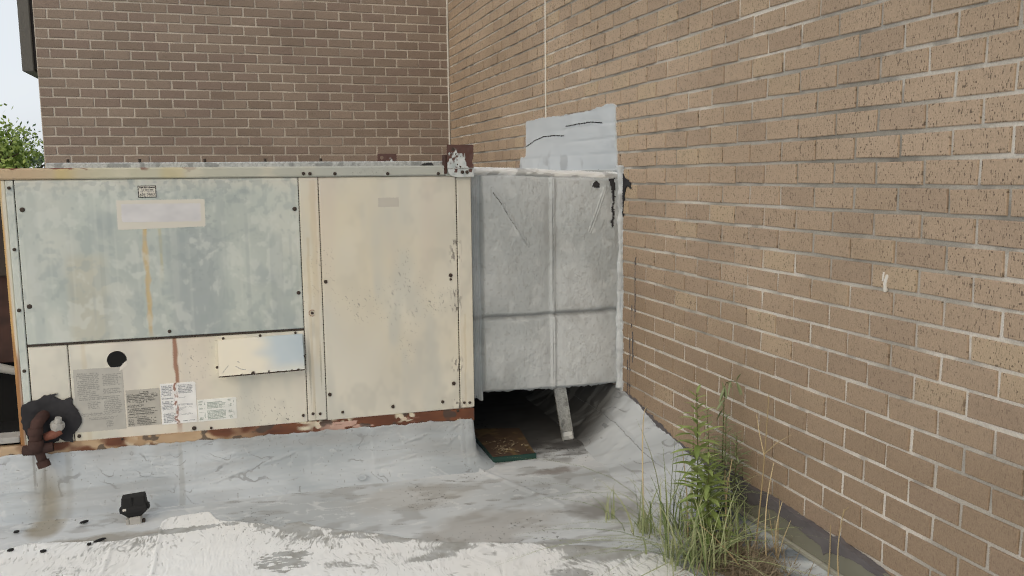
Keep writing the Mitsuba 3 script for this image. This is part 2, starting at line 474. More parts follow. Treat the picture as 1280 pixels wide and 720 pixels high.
def rail_col(p, n, uv):
    r = rustmix(p)
    g = fbm(p.x * 7.5 + 4, 0, p.z * 14, 3)
    c = mix((.085, .038, .030), (.21, .085, .045), r)
    flake = smoothstep(.58, .70, g) * smoothstep(.35, .55, noise(p.x * 60, p.z * 60) + .2 * (g - .6))
    c = mix(c, mi.Color3f(.62, .575, .46), flake)
    pink = smoothstep(.56, .62, fbm(p.x * 9 + 11, 3, p.z * 26, 3)) * (p.z < -.785) * smoothstep(-1.7, -1.5, p.x) * smoothstep(-1.1, -1.3, p.x)
    c = mix(c, mi.Color3f(.60, .42, .36), pink * .8)
    left = smoothstep(-1.75, -2.15, p.x)
    tanc = mix((.40, .27, .165), (.53, .41, .28), r)
    c = mix(c, tanc, left * smoothstep(.66, .44, fbm(p.x * 9 + 1, 2, p.z * 14, 3)))
    c = mix(c, mi.Color3f(.07, .06, .055), smoothstep(.62, .68, fbm(p.x * 14 + 5, 1, p.z * 20, 3)) * .8)
    return c


def cap_col(p, n, uv):
    t = smoothstep(-2.75, -1.35, p.x + .25 * (fbm(p.x * 4, 0, 3, 3) - .5))
    c = mix((.47, .36, .24), (.50, .485, .36), smoothstep(-2.8, -2.4, p.x))
    c = mix(c, mi.Color3f(.40, .43, .42), t * .85)
    c = mix(c, mi.Color3f(.58, .55, .45), smoothstep(.5, .65, fbm(p.x * 6 + 2, 1, p.z * 9, 3)) * .5)
    c = mix(c, mi.Color3f(.52, .42, .17), smoothstep(.58, .75, noise(p.x * 9 + 3, 0, 1)) * (1 - t) * .6)
    ru = smoothstep(.50, .62, fbm(p.x * 16, 0, p.z * 30, 3) - .12 + 14 * (p.z - .414)) * (1 - .75 * t) * smoothstep(-1.9, -2.3, p.x)
    c = mix(c, mi.Color3f(.15, .045, .03), ru)
    return mix(c, mi.Color3f(.10, .09, .08), scratches(p, 1.4) * .6)


def rustpost_col(p, n, uv):
    a = fbm(p.x * 40, p.y * 9, p.z * 2.2, 3)
    c = mix((.60, .57, .48), (.52, .33, .13), smoothstep(.42, .62, a * .5 + .35 * smoothstep(-2.852, -2.870, p.x) + .06))
    return mix(c, mi.Color3f(.26, .10, .04), smoothstep(.58, .72, a) * .7)


def rust_col(p, n, uv):
    r = fbm(p.x * 24, p.y * 24, p.z * 24, 3)
    return mix((.036, .022, .020), (.080, .040, .033), r)


def lug_col(p, n, uv):
    a = fbm(p.x * 40, 0, p.z * 30, 3)
    edge = smoothstep(.478, .496, p.z) + smoothstep(-.885, -.868, p.x) * smoothstep(.405, .43, p.z) + smoothstep(-.955, -.966, p.x) * .8
    r = smoothstep(.42, .52, .75 * a + .36 * dr.clip(edge, 0, 1) - .03)
    c = mix((.36, .42, .44), (.60, .64, .66), noise(p.x * 60, p.z * 60))
    return mix(c, mi.Color3f(.085, .038, .032), r)


def bright_galv(p, n, uv):
    v = cell_rand(dr.floor(p.x * 160 + 3 * noise(p.x * 60, p.z * 60)), dr.floor(p.z * 160 + 3 * noise(p.x * 70, p.z * 50)))
    c = mix((.36, .38, .38), (.55, .57, .57), v)
    return mix(c, mi.Color3f(.18, .19, .19), smoothstep(.55, .7, fbm(p.x * 30, p.y * 30, p.z * 30, 3)) * .6)


mat('m_rail', rail_col, .8, lambda p, n, uv: fbm(p.x * 40, p.y * 40, p.z * 60, 3), .003, spec=.3)
mat('m_cap', cap_col, .6, soft_dent, .008, spec=.4)
mat('m_rustpost', rustpost_col, .6, spec=.4)
mat('m_rust', rust_col, .8, lambda p, n, uv: fbm(p.x * 60, p.y * 60, p.z * 60, 3), .003, spec=.3)
mat('m_lug', lug_col, .45, lambda p, n, uv: fbm(p.x * 50, p.y * 50, p.z * 50, 2), .003, spec=.6)
mat('m_zinc', bright_galv, .45, metallic=.3)
mat('m_dark', s(58, 49, 43), .75)
mat('m_black', s(22, 23, 25), .75)
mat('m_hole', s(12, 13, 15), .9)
mat('m_tar', lambda p, n, uv: mix((.018, .018, .021), (.050, .050, .056), fbm(p.x * 18, p.y * 18, p.z * 18, 3)), .8,
    lambda p, n, uv: fbm(p.x * 36, p.y * 36, p.z * 36, 3), .008, spec=.2)
mat('m_mastic', lambda p, n, uv: mix((.085, .078, .085), (.145, .135, .14), fbm(p.y * 14, p.z * 26, 0, 3)), .7,
    lambda p, n, uv: fbm(p.x * 40, p.y * 30, p.z * 50, 3), .004)
mat('m_olive', lambda p, n, uv: mix((.165, .165, .13), (.215, .212, .17), fbm(p.y * 4, p.z * 9, 0, 3)), .55)
mat('m_lip', lambda p, n, uv: mix((.26, .255, .205), (.36, .355, .30), fbm(p.y * 7, p.z * 9, 0, 3)), .5)
mat('m_mottle', lambda p, n, uv: mix((.16, .185, .21), (.47, .50, .51), smoothstep(.32, .68, fbm(p.x * 12, p.y * 9, p.z * 9, 4))), .7,
    lambda p, n, uv: fbm(p.x * 60, p.y * 60, p.z * 60, 3), .004)
mat('m_patch', lambda p, n, uv: mix(mix((.46, .50, .535), (.56, .60, .635), fbm(p.y * 3, p.z * 4, 0, 3)), mi.Color3f(.33, .35, .37),
                                    smoothstep(.56, .72, fbm(p.y * 7, p.z * 9, 3, 3)) * smoothstep(.6, .42, p.z) * .7), .6,
    lambda p, n, uv: 1.6 * fbm(p.y * 12, p.z * 12, 0, 3) - .45 * dr.exp(-dr.square((p.z / BHR - dr.round(p.z / BHR) + .12 * (noise(p.y * 9, 3) - .5)) * 9)) * noise(p.y * 4, p.z * 5), .010)
mat('m_lipwhite', lambda p, n, uv: mix(mi.Color3f(.70, .73, .75), mi.Color3f(.36, .38, .39), smoothstep(.52, .66, fbm(p.x * 14, p.y * 14, p.z * 30, 3)) * .8), .55,
    lambda p, n, uv: fbm(p.x * 26, p.y * 26, p.z * 40, 3), .006)
mat('m_crack', s(52, 56, 60), .9)
mat('m_lap_shadow', s(110, 114, 118), .9)
mat('m_fascia', s(88, 86, 82), .55)
mat('m_fascia_dark', s(46, 40, 40), .7)
mat('m_paper', (.60, .585, .53), .5)
mat('m_faded', (.50, .485, .44), .5)
mat('m_film', lambda p, n, uv: mix((.50, .505, .53), (.66, .66, .68), fbm(p.x * 14, 0, p.z * 20, 3)), .4)
mat('m_ink', s(40, 42, 42), .7)
mat('m_green', s(28, 62, 56), .5)
mat('m_wood', lambda p, n, uv: mix(mix((.045, .026, .022), (.10, .066, .04), fbm(p.x * 9, p.y * 5, 0, 3)), mi.Color3f(.15, .105, .045), smoothstep(.5, .7, fbm(p.x * 18, p.y * 18, 2, 3)) * .7), .8)
mat('m_hoodblue', lambda p, n, uv: mix(mix((.70, .68, .60), (.74, .70, .58), fbm(p.x * 9, 0, p.z * 4, 2)), mix((.36, .45, .52), (.50, .58, .63), fbm(p.x * 6, 1, p.z * 9, 3)),
                                       smoothstep(-1.90, -1.77, p.x + .05 * (noise(p.z * 24, p.x * 9) - .5)) * (1 - .6 * smoothstep(-.45, -.51, p.z))), .4)
mat('m_grayslab', lambda p, n, uv: mix((.30, .30, .285), (.46, .45, .43), fbm(p.x * 8, p.y * 8, p.z * 8, 3)), .6)


def printed(x0, x1, z0, z1, paper, ink, rows, dens, blocks, stain=None):
    """print on a label: blocks = (a0, a1, b0, b1) in label fractions, b from the top"""
    w, h = x1 - x0, z1 - z0

    def f(p, n, uv):
        a = (p.x - x0) / w; b = (z1 - p.z) / h
        row = dr.floor(b * rows); fy = b * rows - row
        ch = dr.floor(p.x * 900); wd = dr.floor(p.x * 160 + 7 * cell_rand(row, 3))
        on = (cell_rand(ch, row, 4) < dens + .12) & (cell_rand(wd, row, 9) < .93) & (fy > .22) & (fy < .90)
        inside = mi.Bool(False)
        for a0, a1, b0, b1 in blocks:
            endv = a1 - (a1 - a0) * .22 * dr.square(cell_rand(row, 21, a0 * 50))
            inside |= (a > a0) & (a < endv) & (b > b0) & (b < b1)
        c = mix(mi.Color3f(paper) * (.9 + .2 * fbm(p.x * 30, 0, p.z * 30, 2)), ink, dr.select(on & inside, .85, 0.))
        if stain:
            c = mix(c, mi.Color3f(.25, .10, .06), (1 - smoothstep(.003, .010, dr.abs(p.x - stain + .012 * (noise(p.z * 60) - .5)))) * smoothstep(.25, .6, noise(p.x * 200, p.z * 130)) * .9)
        return c
    return f


mat('m_label_a', printed(-2.647, -2.450, -.726, -.445, (.42, .415, .385), (.26, .26, .245), 34, .7,
                         [(.06, .52, .06, .44), (.58, .97, .10, .28), (.58, .97, .33, .42), (.08, .97, .45, .50), (.25, .52, .52, .64), (.58, .95, .50, .72), (.05, .9, .70, .75), (.25, .9, .78, .82), (.6, .75, .84, .95)]), .5)
mat('m_label_b', printed(-2.443, -2.303, -.720, -.5535, (.42, .405, .365), (.10, .10, .09), 22, .8,
                         [(.4, .7, .06, .12), (.03, .98, .12, .34), (.3, .65, .34, .38), (.03, .5, .40, .48), (.03, .9, .50, .62), (.03, .85, .64, .70), (.03, .6, .72, .76), (.28, .85, .78, .98), (.03, .22, .80, .98)]), .5)
mat('m_label_c', printed(-2.300, -2.151, -.724, -.5365, (.74, .75, .75), (.22, .24, .27), 26, .75,
                         [(.03, .36, .05, .30), (.50, .92, .05, .26), (.03, .36, .34, .38), (.03, .36, .42, .64), (.5, .75, .34, .37), (.48, .9, .52, .56), (.50, .95, .60, .63), (.05, .40, .72, .97), (.5, .9, .76, .79), (.6, .95, .92, .95), (.4, .62, .64, .68)], stain=-2.236), .45)
mat('m_label_d', printed(-2.147, -1.979, -.7245, -.623, (.74, .76, .74), (.24, .30, .27), 16, .8,
                         [(.03, .14, .08, .14), (.03, .12, .20, .26), (.03, .14, .36, .46), (.17, .20, .15, .42), (.24, .72, .12, .44), (.24, .72, .52, .95), (.03, .14, .56, .60), (.03, .14, .80, .95), (.17, .20, .60, .86), (.78, .86, .08, .16), (.80, .88, .25, .40), (.92, .94, .15, .35), (.79, .9, .55, .70), (.92, .94, .60, .82), (.79, .9, .8, .95)]), .45)


scene['m_foliage'] = {'type': 'twosided', 'bsdf': {'type': 'principled', 'roughness': .5, 'specular': .35, 'base_color': {'type': 'mesh_attribute', 'name': 'vertex_color'}}}
TONES = {'m_leaf': ((.12, .18, .045), (.33, .42, .15)), 'm_leaf2': ((.15, .19, .095), (.28, .33, .18)), 'm_blade': ((.12, .18, .06), (.42, .45, .25)),
         'm_straw': ((.34, .26, .14), (.58, .48, .30)), 'm_treeleaf': ((.13, .20, .04), (.36, .45, .12)), 'm_treeleaf2': ((.05, .09, .04), (.09, .14, .07))}
TONE_RNG = np.random.default_rng(99)


def tinted(mesh, tone, smooth=True):
    """a mesh with one tone per leaf (connected piece)"""
    c0, c1 = np.array(TONES[tone][0]), np.array(TONES[tone][1])
    n = len(mesh.vertices)
    lab = trimesh.graph.connected_component_labels(mesh.edges, node_count=n)
    t = TONE_RNG.random(lab.max() + 1)[lab]
    return mikit.ply(mesh, 'm_foliage', smooth, color=c0 + (c1 - c0) * t[:, None])


mat('m_stem', s(86, 92, 52), .7)
mat('m_bark', s(74, 62, 50), .9)
mat('m_litter', lambda p, n, uv: mix((.12, .095, .065), (.36, .30, .21), fbm(p.x * 40, p.y * 40, p.z * 40, 3)), .9, two=True)

# ------------------------------------------------------------------ ground, roof
FL = -1.07
thing('ground', 'far ground at street level beyond the roof', None, kind='structure')
scene['ground'] = mikit.ply(trimesh.Trimesh([[-250, -250, -5], [250, -250, -5], [250, 250, -5], [-250, 250, -5]], [[0, 1, 2], [0, 2, 3]], process=False),
                            {'type': 'diffuse', 'reflectance': rgb((.07, .10, .045))})

thing('roof', 'flat silver coated roof membrane with brush marks and stains', None, kind='structure')
xs = np.concatenate([np.linspace(-9, -3.7, 20)[:-1], np.linspace(-3.7, 0.02, 330)])
ys = np.concatenate([np.linspace(-14, -6.4, 24)[:-1], np.linspace(-6.4, -3.3, 300)[:-1], np.linspace(-3.3, .3, 60)])
X, Y = np.meshgrid(xs, ys, indexing='ij')
P = np.stack([X, Y, np.zeros_like(X)], -1)
zz = FL + .012 * nz(P, 1.6, 3) + .006 * nz(P * [1, 2.2, 1], 7, 5)
# folds of the membrane running out from the curb corner, and wrinkles
for (x0, y0, x1, y1, a, w) in ((-.86, -4.02, -.62, -4.62, .010, .012), (-2.9, -4.16, -1.5, -4.10, .004, .02), (-.30, -4.6, -.5, -5.1, .006, .03),
                               (-2.3, -4.3, -1.2, -4.18, .004, .014)):
    d = np.array([x1 - x0, y1 - y0]); L2 = d @ d
    t = np.clip(((X - x0) * d[0] + (Y - y0) * d[1]) / L2, 0, 1)
    dist = np.hypot(X - x0 - t * d[0], Y - y0 - t * d[1]) + .02 * np.abs(nz(P, 5, 9))
    zz += a * np.exp(-(dist / w) ** 2)
P[..., 2] = zz
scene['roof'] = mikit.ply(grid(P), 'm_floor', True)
part('roof', 'roof_edge', cbox(-9.05, 1.0, -14.05, 1.0, -5.0, FL - .06, .01), 'm_floor')


def floor_z(x, y):
    i = np.clip(np.searchsorted(xs, x) - 1, 0, len(xs) - 2); j = np.clip(np.searchsorted(ys, y) - 1, 0, len(ys) - 2)
    return float(zz[i:i + 2, j:j + 2].max())


# fresh white coat rolled over the front of the roof
thing('white_coating', 'fresh white roof coating rolled over the silver membrane in the foreground', None, kind='structure')
edge = [(-3.8, -4.30), (-3.2, -4.33), (-2.88, -4.355), (-2.80, -4.31), (-2.69, -4.335), (-2.45, -4.40), (-2.305, -4.37), (-2.30, -4.25), (-2.27, -4.205), (-2.20, -4.19), (-2.11, -4.195),
        (-2.08, -4.29), (-2.03, -4.335), (-1.89, -4.40), (-1.83, -4.47), (-1.79, -4.44), (-1.74, -4.43), (-1.66, -4.53), (-1.45, -4.66), (-1.2, -4.84), (-.9, -4.95), (-.72, -5.04), (-.55, -5.13), (-.45, -5.22),
        (-.42, -5.4), (-.33, -5.6), (-.25, -5.8), (-.22, -7.0)]
ex, ey = np.array(edge)[:, 0], np.array(edge)[:, 1]
gx = np.linspace(-3.8, -.23, 560)
top = np.interp(gx, ex, ey) + .02 * nz(np.c_[gx, gx * 0, gx * 0], 14, 21) + .008 * nz(np.c_[gx, gx * 0, gx * 0], 70, 22)
tt = np.linspace(0, 1, 260) ** 1.4
Yw = top[:, None] + (-7.4 - top[:, None]) * tt[None]
Xw = np.repeat(gx[:, None], len(tt), 1)
Q = np.stack([Xw, Yw, Yw * 0], -1)
zi = FL + .012 * nz(Q, 1.6, 3) + .006 * nz(Q * [1, 2.2, 1], 7, 5)
dist = top[:, None] - Yw
rid = .004 * nz(Q * [90, 14, 1], 1.0, 31, 2)
zi += .0035 + np.clip(dist / .03, 0, 1) * (.0015 + rid * .3) + .0012 * np.exp(-((dist - .02) / .015) ** 2) + .0010 * nz(Q * [1.6, .8, 1], 24, 33)
for x0 in (-2.295, -2.47):
    zi += .006 * np.exp(-((Xw - x0 - .01 * nz(Q, 6, 41)) / .006) ** 2) * (dist > .03)
zi[:, 0] -= .006
Q[..., 2] = zi
mw = grid(Q); mw.invert()
scene['white_coating'] = mikit.ply(mw, 'm_white', True)


# ------------------------------------------------------------------ brick walls
def brick_mesh(w, h, seed):
    r = np.random.default_rng(seed)
    ch, d = .0022, .016
    jit = lambda: r.normal(0, .0013, 2)
    front, mid = [], []
    for sx, sz in ((-1, -1), (1, -1), (1, 1), (-1, 1)):
        j = jit()
        front.append([sx * (w / 2 - ch) + j[0], r.normal(0, .0005), sz * (h / 2 - ch) + j[1]])
        mid.append([sx * w / 2 + j[0], ch, sz * h / 2 + j[1]])
    back = [[a[0], d, a[2]] for a in mid]
    v = np.array(front + mid + back)
    f = [[0, 1, 2], [0, 2, 3]]
    for a in range(4):
        b = (a + 1) % 4
        f += [[a, a + 4, b + 4], [a, b + 4, b], [a + 4, a + 8, b + 8], [a + 4, b + 8, b + 4]]
    return trimesh.Trimesh(v, f, process=False)          # front towards -y


J = .0125
RIGHT = T(np.array([[0, 1, 0, 0], [-1, 0, 0, 0], [0, 0, 1, 0], [0, 0, 0, 1.0]]))     # local -y -> world -x, local x -> world -y


def courses(lo, hi, z0, z1, h, zoff, uoff):
    for v in range(int(math.floor((z0 - zoff) / h)), int(math.ceil((z1 - zoff) / h))):
        zc = zoff + h * (v + .5)
        if zc - h / 2 < z0 - .001 or zc + h / 2 > z1 + .03: continue
        ph = .5 * (v % 2)
        k0 = int(math.floor((lo - uoff) / BL)) - 1
        k = k0
        while True:
            a = uoff + BL * (k - ph); b = a + BL; k += 1
            if a > hi: break
            a2, b2 = max(a, lo), min(b, hi)
            if b2 - a2 < .03: continue
            yield (a2 + b2) / 2, zc, b2 - a2 - J, h - J


def in_view(pt):
    q = np.array(pt) - CAM
    z = q @ FWD
    if z < .3: return False
    r_ = math.cos(ROLL) * _r - math.sin(ROLL) * _u
    x, y = (q @ r_) / z, (q @ UP) / z
    return abs(x) < .60 and abs(y) < .345


def build_wall(key, gen, frame, tm, extra_world):
    seen, rest = [], []
    for i, (u, z, w, h) in enumerate(gen):
        pw = extra_world(u, z)
        (seen if in_view(pw) and frame(pw) else rest).append((u, z, w, h, float(np.linalg.norm(np.array(pw) - CAM))))
    seen.sort(key=lambda a: a[4])
    rest += seen[300:]
    seen = seen[:300]
    cache = {}
    for n, (u, z, w, h, _) in enumerate(seen):
        c = (round(w, 4), rnd.randrange(9))
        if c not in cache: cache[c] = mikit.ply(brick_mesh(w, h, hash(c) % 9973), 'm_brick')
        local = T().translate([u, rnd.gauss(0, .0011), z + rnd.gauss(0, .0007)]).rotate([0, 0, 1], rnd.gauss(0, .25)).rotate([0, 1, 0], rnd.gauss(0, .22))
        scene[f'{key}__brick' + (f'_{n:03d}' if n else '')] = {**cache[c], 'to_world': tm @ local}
    ms, M = [], np.array(tm.matrix, float)
    for u, z, w, h, _ in rest:
        m = brick_mesh(w, h, rnd.randrange(9999))
        m.vertices += [u, rnd.gauss(0, .0011), z]
        m.vertices = m.vertices @ M[:3, :3].T + M[:3, 3]
        ms.append(m)
    part(key, 'brick_field', cat(ms), 'm_brick', kind='stuff')


WTOP = 2.95
bw = thing('brick_wall', 'brown brick wall behind the rooftop unit, facing the viewer, darker and greyer than the right one', 'wall')
part(bw, 'mortar', cbox(-3.432, -.0005, .0065, .40, FL - .1, WTOP, .003), 'm_mortar')
build_wall(bw, courses(-3.432, -.004, FL, WTOP, BHB, VB, -KB0), lambda p: p[2] > .38, T(), lambda u, z: (u, 0, z))
part(bw, 'coping', cbox(-3.46, .5, -.03, .46, WTOP, WTOP + .06, .006), 'm_fascia')
seal = [(-.006 + .004 * nz([[0, 0, z]], 3, 3)[0], -.004, z) for z in np.linspace(.40, WTOP - .01, 60)]
part(bw, 'sealant_joint', tube(seal, .0085 + .003 * nz(np.array(seal), 9, 8), 8), 'm_sealant', True, label='white sealant bead in the inside corner of the two brick walls')

rw = thing('brick_wall_001', 'tan brick wall along the right side, receding to the corner behind the duct', 'wall')
part(rw, 'mortar', cbox(.0065, .40, -7.7, .40, FL - .1, WTOP, .003), 'm_mortar')
gen = [g for g in courses(.012, 7.7, FL, WTOP, BHR, 0.0, KR0)]
JOINT = 2.668
gen2 = []
for u, z, w, h in gen:                                      # the control joint cuts the bricks it crosses
    a, b = u - (w + J) / 2, u + (w + J) / 2
    if a < JOINT < b and z > .6:
        for a2, b2 in ((a, JOINT), (JOINT, b)):
            if b2 - a2 > .03: gen2.append(((a2 + b2) / 2, z, b2 - a2 - J, h))
    else:
        gen2.append((u, z, w, h))
build_wall(rw, gen2, lambda p: not (p[1] > -3.83 and p[2] < .42) and p[2] > -.93, RIGHT, lambda u, z: (0, -u, z))
part(rw, 'coping', cbox(-.03, .46, -7.75, -.04, WTOP, WTOP + .06, .006), 'm_fascia')
sj = [(.001, -JOINT + .003 * nz([[0, 0, z]], 4, 5)[0], z) for z in np.linspace(.70, WTOP - .01, 50)]
part(rw, 'sealant_joint', tube(sj, .0065, 8), 'm_sealant', True, label='thin white vertical joint through the right wall above the duct')
# splash of white paint and black runs on the bricks
for q, r_ in (([(-5.83, .045), (-5.822, .02), (-5.824, .0)], .006), ([(-5.815, .055), (-5.812, .03)], .003)):
    part(rw, 'paint_splash', wall_plate(ragged(list(blob(q, r_).exterior.coords)[:-1], .004, .002, 4, 200), -.0035, .006), 'm_sealant', label='small white paint splash on one brick')
for yy, za, zb, w in ((-4.015, -.05, -.375, .004), (-3.975, -.30, -.42, .003), (-3.99, -.44, -.60, .005), (-3.955, -.48, -.80, .0035), (-3.93, -.60, -.80, .003)):
    n = 14
    pts = [(yy + .006 * (rnd.random() - .5), z) for z in np.linspace(za, zb, n)]
    part(rw, 'tar_run', wall_plate(blob(pts, w * .55), -.002, .005), 'm_mastic')
part(rw, 'tar_run', wall_plate(ragged([(-3.84, .40), (-3.89, .355), (-3.95, .33), (-3.965, .295), (-3.952, .30), (-3.94, .318), (-3.895, .30), (-3.875, .24), (-3.865, .15), (-3.84, .15)], .006, .010, 6, 60), -.0045, .008), 'm_tar')

wf = thing('metal_fascia', 'dark grey metal fascia box hanging at the top left end of the back brick wall', 'fascia')
part(wf, 'face', cbox(-3.548, -3.462, .03, .60, 1.262, 3.0, .006), 'm_fascia')
part(wf, 'dark_strip', hexa([(-3.462, .06, 1.29), (-3.433, .06, 1.27), (-3.433, .3, 1.27), (-3.462, .3, 1.29), (-3.462, .06, 3.0), (-3.433, .06, 3.0), (-3.433, .3, 3.0), (-3.462, .3, 3.0)]), 'm_fascia_dark')  # darker strip between the fascia face and the wall end

# ------------------------------------------------------------------ rooftop unit
YF = -3.95
un = thing('rooftop_unit', 'large weathered cream and grey rooftop air conditioning unit standing on a coated curb', 'air conditioner')
part(un, 'cabinet', cbox(-2.845, -.852, YF + .012, -2.15, -.805, .415, .004), 'm_cream')
sag = lambda x: .0                                               # the cabinet is square


def panel(name, x0, x1, z0, z1, m, y=YF, label=None):
    return part(un, name, cbox(x0, x1, y, y + .02, z0, z1, .0035), m, label=label)


# top rail
part(un, 'top_rail', cbox(-2.872, -.975, YF - .012, YF + .03, .377, .424, .006), 'm_cap', label='top rail, rusty tan at its left end and grey further right')
part(un, 'top_rail', cbox(-.9735, -.842, YF - .009, YF + .03, .374, .421, .006), 'm_cap')
part(un, 'roof_panel', cbox(-2.70, -.965, YF + .05, -2.2, .416, .447, .004), 'm_zinc')
for x in (-2.615, -2.33, -2.06, -1.80, -1.55):
    part(un, 'roof_screw', tube([(x, YF + .062, .440), (x, YF + .062, .462)], [.006, .006], 8), 'm_dark')
part(un, 'tar_lump', trimesh.convex.convex_hull(np.array([(-1.095, -3.91, .421), (-1.015, -3.91, .421), (-1.03, -3.91, .44), (-1.065, -3.91, .436), (-1.05, -3.86, .436), (-1.09, -3.86, .421), (-1.01, -3.86, .421)])), 'm_tar')
panel('access_panel', -2.8145, -1.6625, -.3235, .3745, 'm_galv', YF - .003, label='upper left panel weathered to mottled grey green with yellow streaks')
part(un, 'panel_lip', cbox(-2.8145, -1.6625, YF - .0055, YF + .01, -.3315, -.3245, .002), 'm_dark')
panel('access_panel', -2.8145, -2.6625, -.770, -.333, 'm_cream')
panel('access_panel', -2.6590, -1.6625, -.7735, -.333, 'm_cream', label='lower cream panel with data labels, vent hood and a rust run')
panel('access_panel', -1.5700, -.9215, -.7755, .3735, 'm_cream', label='tall cream door panel on the right')
part(un, 'post', cbox(-2.848, -2.8185, YF - .002, YF + .02, -.770, .3745, .003), 'm_galv')
part(un, 'post', cbox(-1.6590, -1.5735, YF - .002, YF + .02, -.768, .3740, .003), 'm_cream')
part(un, 'post', cbox(-.9175, -.8470, YF - .002, YF + .06, -.772, .3720, .003), 'm_cream')
part(un, 'corner_post', cbox(-2.872, -2.8495, YF + .002, YF + .05, -.770, .3755, .003), 'm_rustpost', label='rust stained left corner post')
for x in (-2.8165, -2.6608, -1.6608, -1.5717, -.9195):                # the dark gaps between the sheets
    part(un, 'gap', cbox(x - .0014, x + .0014, YF + .004, YF + .013, -.772, .374, .0005), 'm_dark')
part(un, 'base_rail', hexa([(-3.9, YF - .004, -.800), (-.850, YF - .004, -.838), (-.850, YF + .03, -.838), (-3.9, YF + .03, -.800),
                            (-3.9, YF - .004, -.752), (-.850, YF - .004, -.779), (-.850, YF + .03, -.779), (-3.9, YF + .03, -.752)]), 'm_rail', label='flaking rusty base rail')

# screws
sm = trimesh.creation.revolve([[0, 0], [.0088, 0], [.0088, .003], [.006, .006], [0, .007]], sections=12)
SCREW = mikit.ply(trimesh.Trimesh(np.stack([sm.vertices[:, 0], -sm.vertices[:, 2], sm.vertices[:, 1]], 1), sm.faces, process=False), 'm_dark', 40)
spots = [(-2.791, .252, 1.15), (-2.794, -.158, 1.15), (-1.682, .232, 1.1), (-1.680, -.155, 1.), (-2.246, -.300, .9), (-1.555, -.109, 1.), (-1.556, -.648, 1.), (-1.499, -.739, .8), (-1.257, -.734, 1.),
         (-.957, -.105, 1.1), (-.957, -.125, .7), (-.952, -.644, 1.1), (-1.01, -.732, .9), (-2.834, .343, .8), (-2.833, .086, .8), (-2.834, -.172, .9), (-2.834, -.435, .8),
         (-1.637, .392, .9), (-1.608, .391, .9), (-1.496, .390, .9), (-1.252, .388, .9), (-1.01, .386, .9), (-1.637, -.734, .8), (-1.604, -.737, .8),
         (-2.641, -.741, .9), (-1.682, -.738, .8), (-2.167, -.752, 1.1), (-2.094, -.758, .7), (-1.622, -.253, .8), (-.900, -.746, .8), (-.872, -.748, .8), (-.934, -.784, .8), (-2.469, -.772, .6)]
for i, (x, z, k) in enumerate(spots):
    y = YF - (.014 if z > .376 else .003)
    scene[f'{un}__screw' + (f'_{i:03d}' if i else '')] = {**SCREW, 'to_world': T().translate([x, y, z]).scale([k, 1, k])}
# ring mark on the middle post
ring = trimesh.creation.torus(.014, .0022, 20, 6)
ring.vertices = np.stack([ring.vertices[:, 0] - 1.622, ring.vertices[:, 2] + YF - .003, ring.vertices[:, 1] - .253], 1)
ring.invert()
part(un, 'ring', ring, 'm_rustpost', True)

# labels on the cabinet
part(un, 'nameplate', front_plate(ragged([(-2.428, .284), (-2.068, .284), (-2.070, .163), (-2.429, .157)], .01, .001, 3), YF - .0045, .003), 'm_paper', label='faded blank cream nameplate near the top of the grey panel')
part(un, 'nameplate', front_plate(ragged([(-2.410, .268), (-2.085, .266), (-2.088, .186), (-2.41, .190)], .01, .003, 5), YF - .0058, .002), 'm_film')
st = [sbox(-2.339, .294, -2.265, .346)]
part(un, 'sticker', front_plate(st[0], YF - .0040, .002), 'm_paper', label='small black bordered service sticker with a telephone number')
part(un, 'sticker_print', front_plate(st[0].difference(st[0].buffer(-.0034)), YF - .0046, .001), 'm_ink')
rows = []
for zc, hh, a, b in ((.3375, .006, -2.332, -2.271), (.3275, .0055, -2.324, -2.279), (.319, .003, -2.328, -2.275)):
    x = a
    while x < b:
        w = rnd.uniform(.0025, .0055)
        rows.append(sbox(x, zc - hh / 2 * rnd.uniform(.7, 1), x + w, zc + hh / 2 * rnd.uniform(.7, 1)))
        x += w + rnd.choice([.0008, .0008, .0035])
for r_ in rows: pass
part(un, 'sticker_print', cat([front_plate(r_, YF - .0046, .001) for r_ in rows]), 'm_ink', kind='stuff')


def lettering(text, x0, x1, z0, h, y, m, parent, name):
    t = meshkit.text_mesh(text, h, .001, bold=True)
    v = t.vertices.copy(); v[:, 0] = x0 + (v[:, 0] - v[:, 0].min()) * (x1 - x0) / np.ptp(v[:, 0])
    part(parent, name, trimesh.Trimesh(np.stack([v[:, 0], y - v[:, 2], z0 + v[:, 1]], 1), t.faces, process=False), m)


lettering('691 7997', -2.3325, -2.2715, .2995, .0125, YF - .0042, 'm_ink', un, 'sticker_number')
part(un, 'data_label', cbox(-2.647, -2.450, YF - .002, YF + .005, -.726, -.445, .0005), 'm_label_a', label='large faded grey data label, leftmost of the four')
part(un, 'data_label', cbox(-2.443, -2.303, YF - .0022, YF + .005, -.720, -.5535, .0005), 'm_label_b', label='small grey metal label with dark print')
part(un, 'data_label', cbox(-2.300, -2.151, YF - .0026, YF + .005, -.724, -.5365, .0005), 'm_label_c', label='white label crossed by a rust run')
part(un, 'data_label', cbox(-2.147, -1.979, YF - .0024, YF + .005, -.7245, -.623, .0005), 'm_label_d', label='white wiring label, rightmost of the four')
part(un, 'faded_patch', cbox(-1.298, -1.200, YF - .001, YF + .005, .232, .276, .0004), 'm_faded')
# knockout hole with a torn white rim
hl = Point(-2.469, -.414).buffer(.040, 20)
part(un, 'knockout_hole', front_plate(hl, YF - .0012, .004), 'm_hole', label='round black knockout hole')
part(un, 'hole_flap', front_plate(ragged([(-2.452, -.440), (-2.430, -.418), (-2.428, -.440), (-2.452, -.458), (-2.464, -.466)], .005, .004, 3, 90), YF - .003, .003), 'm_sealant')
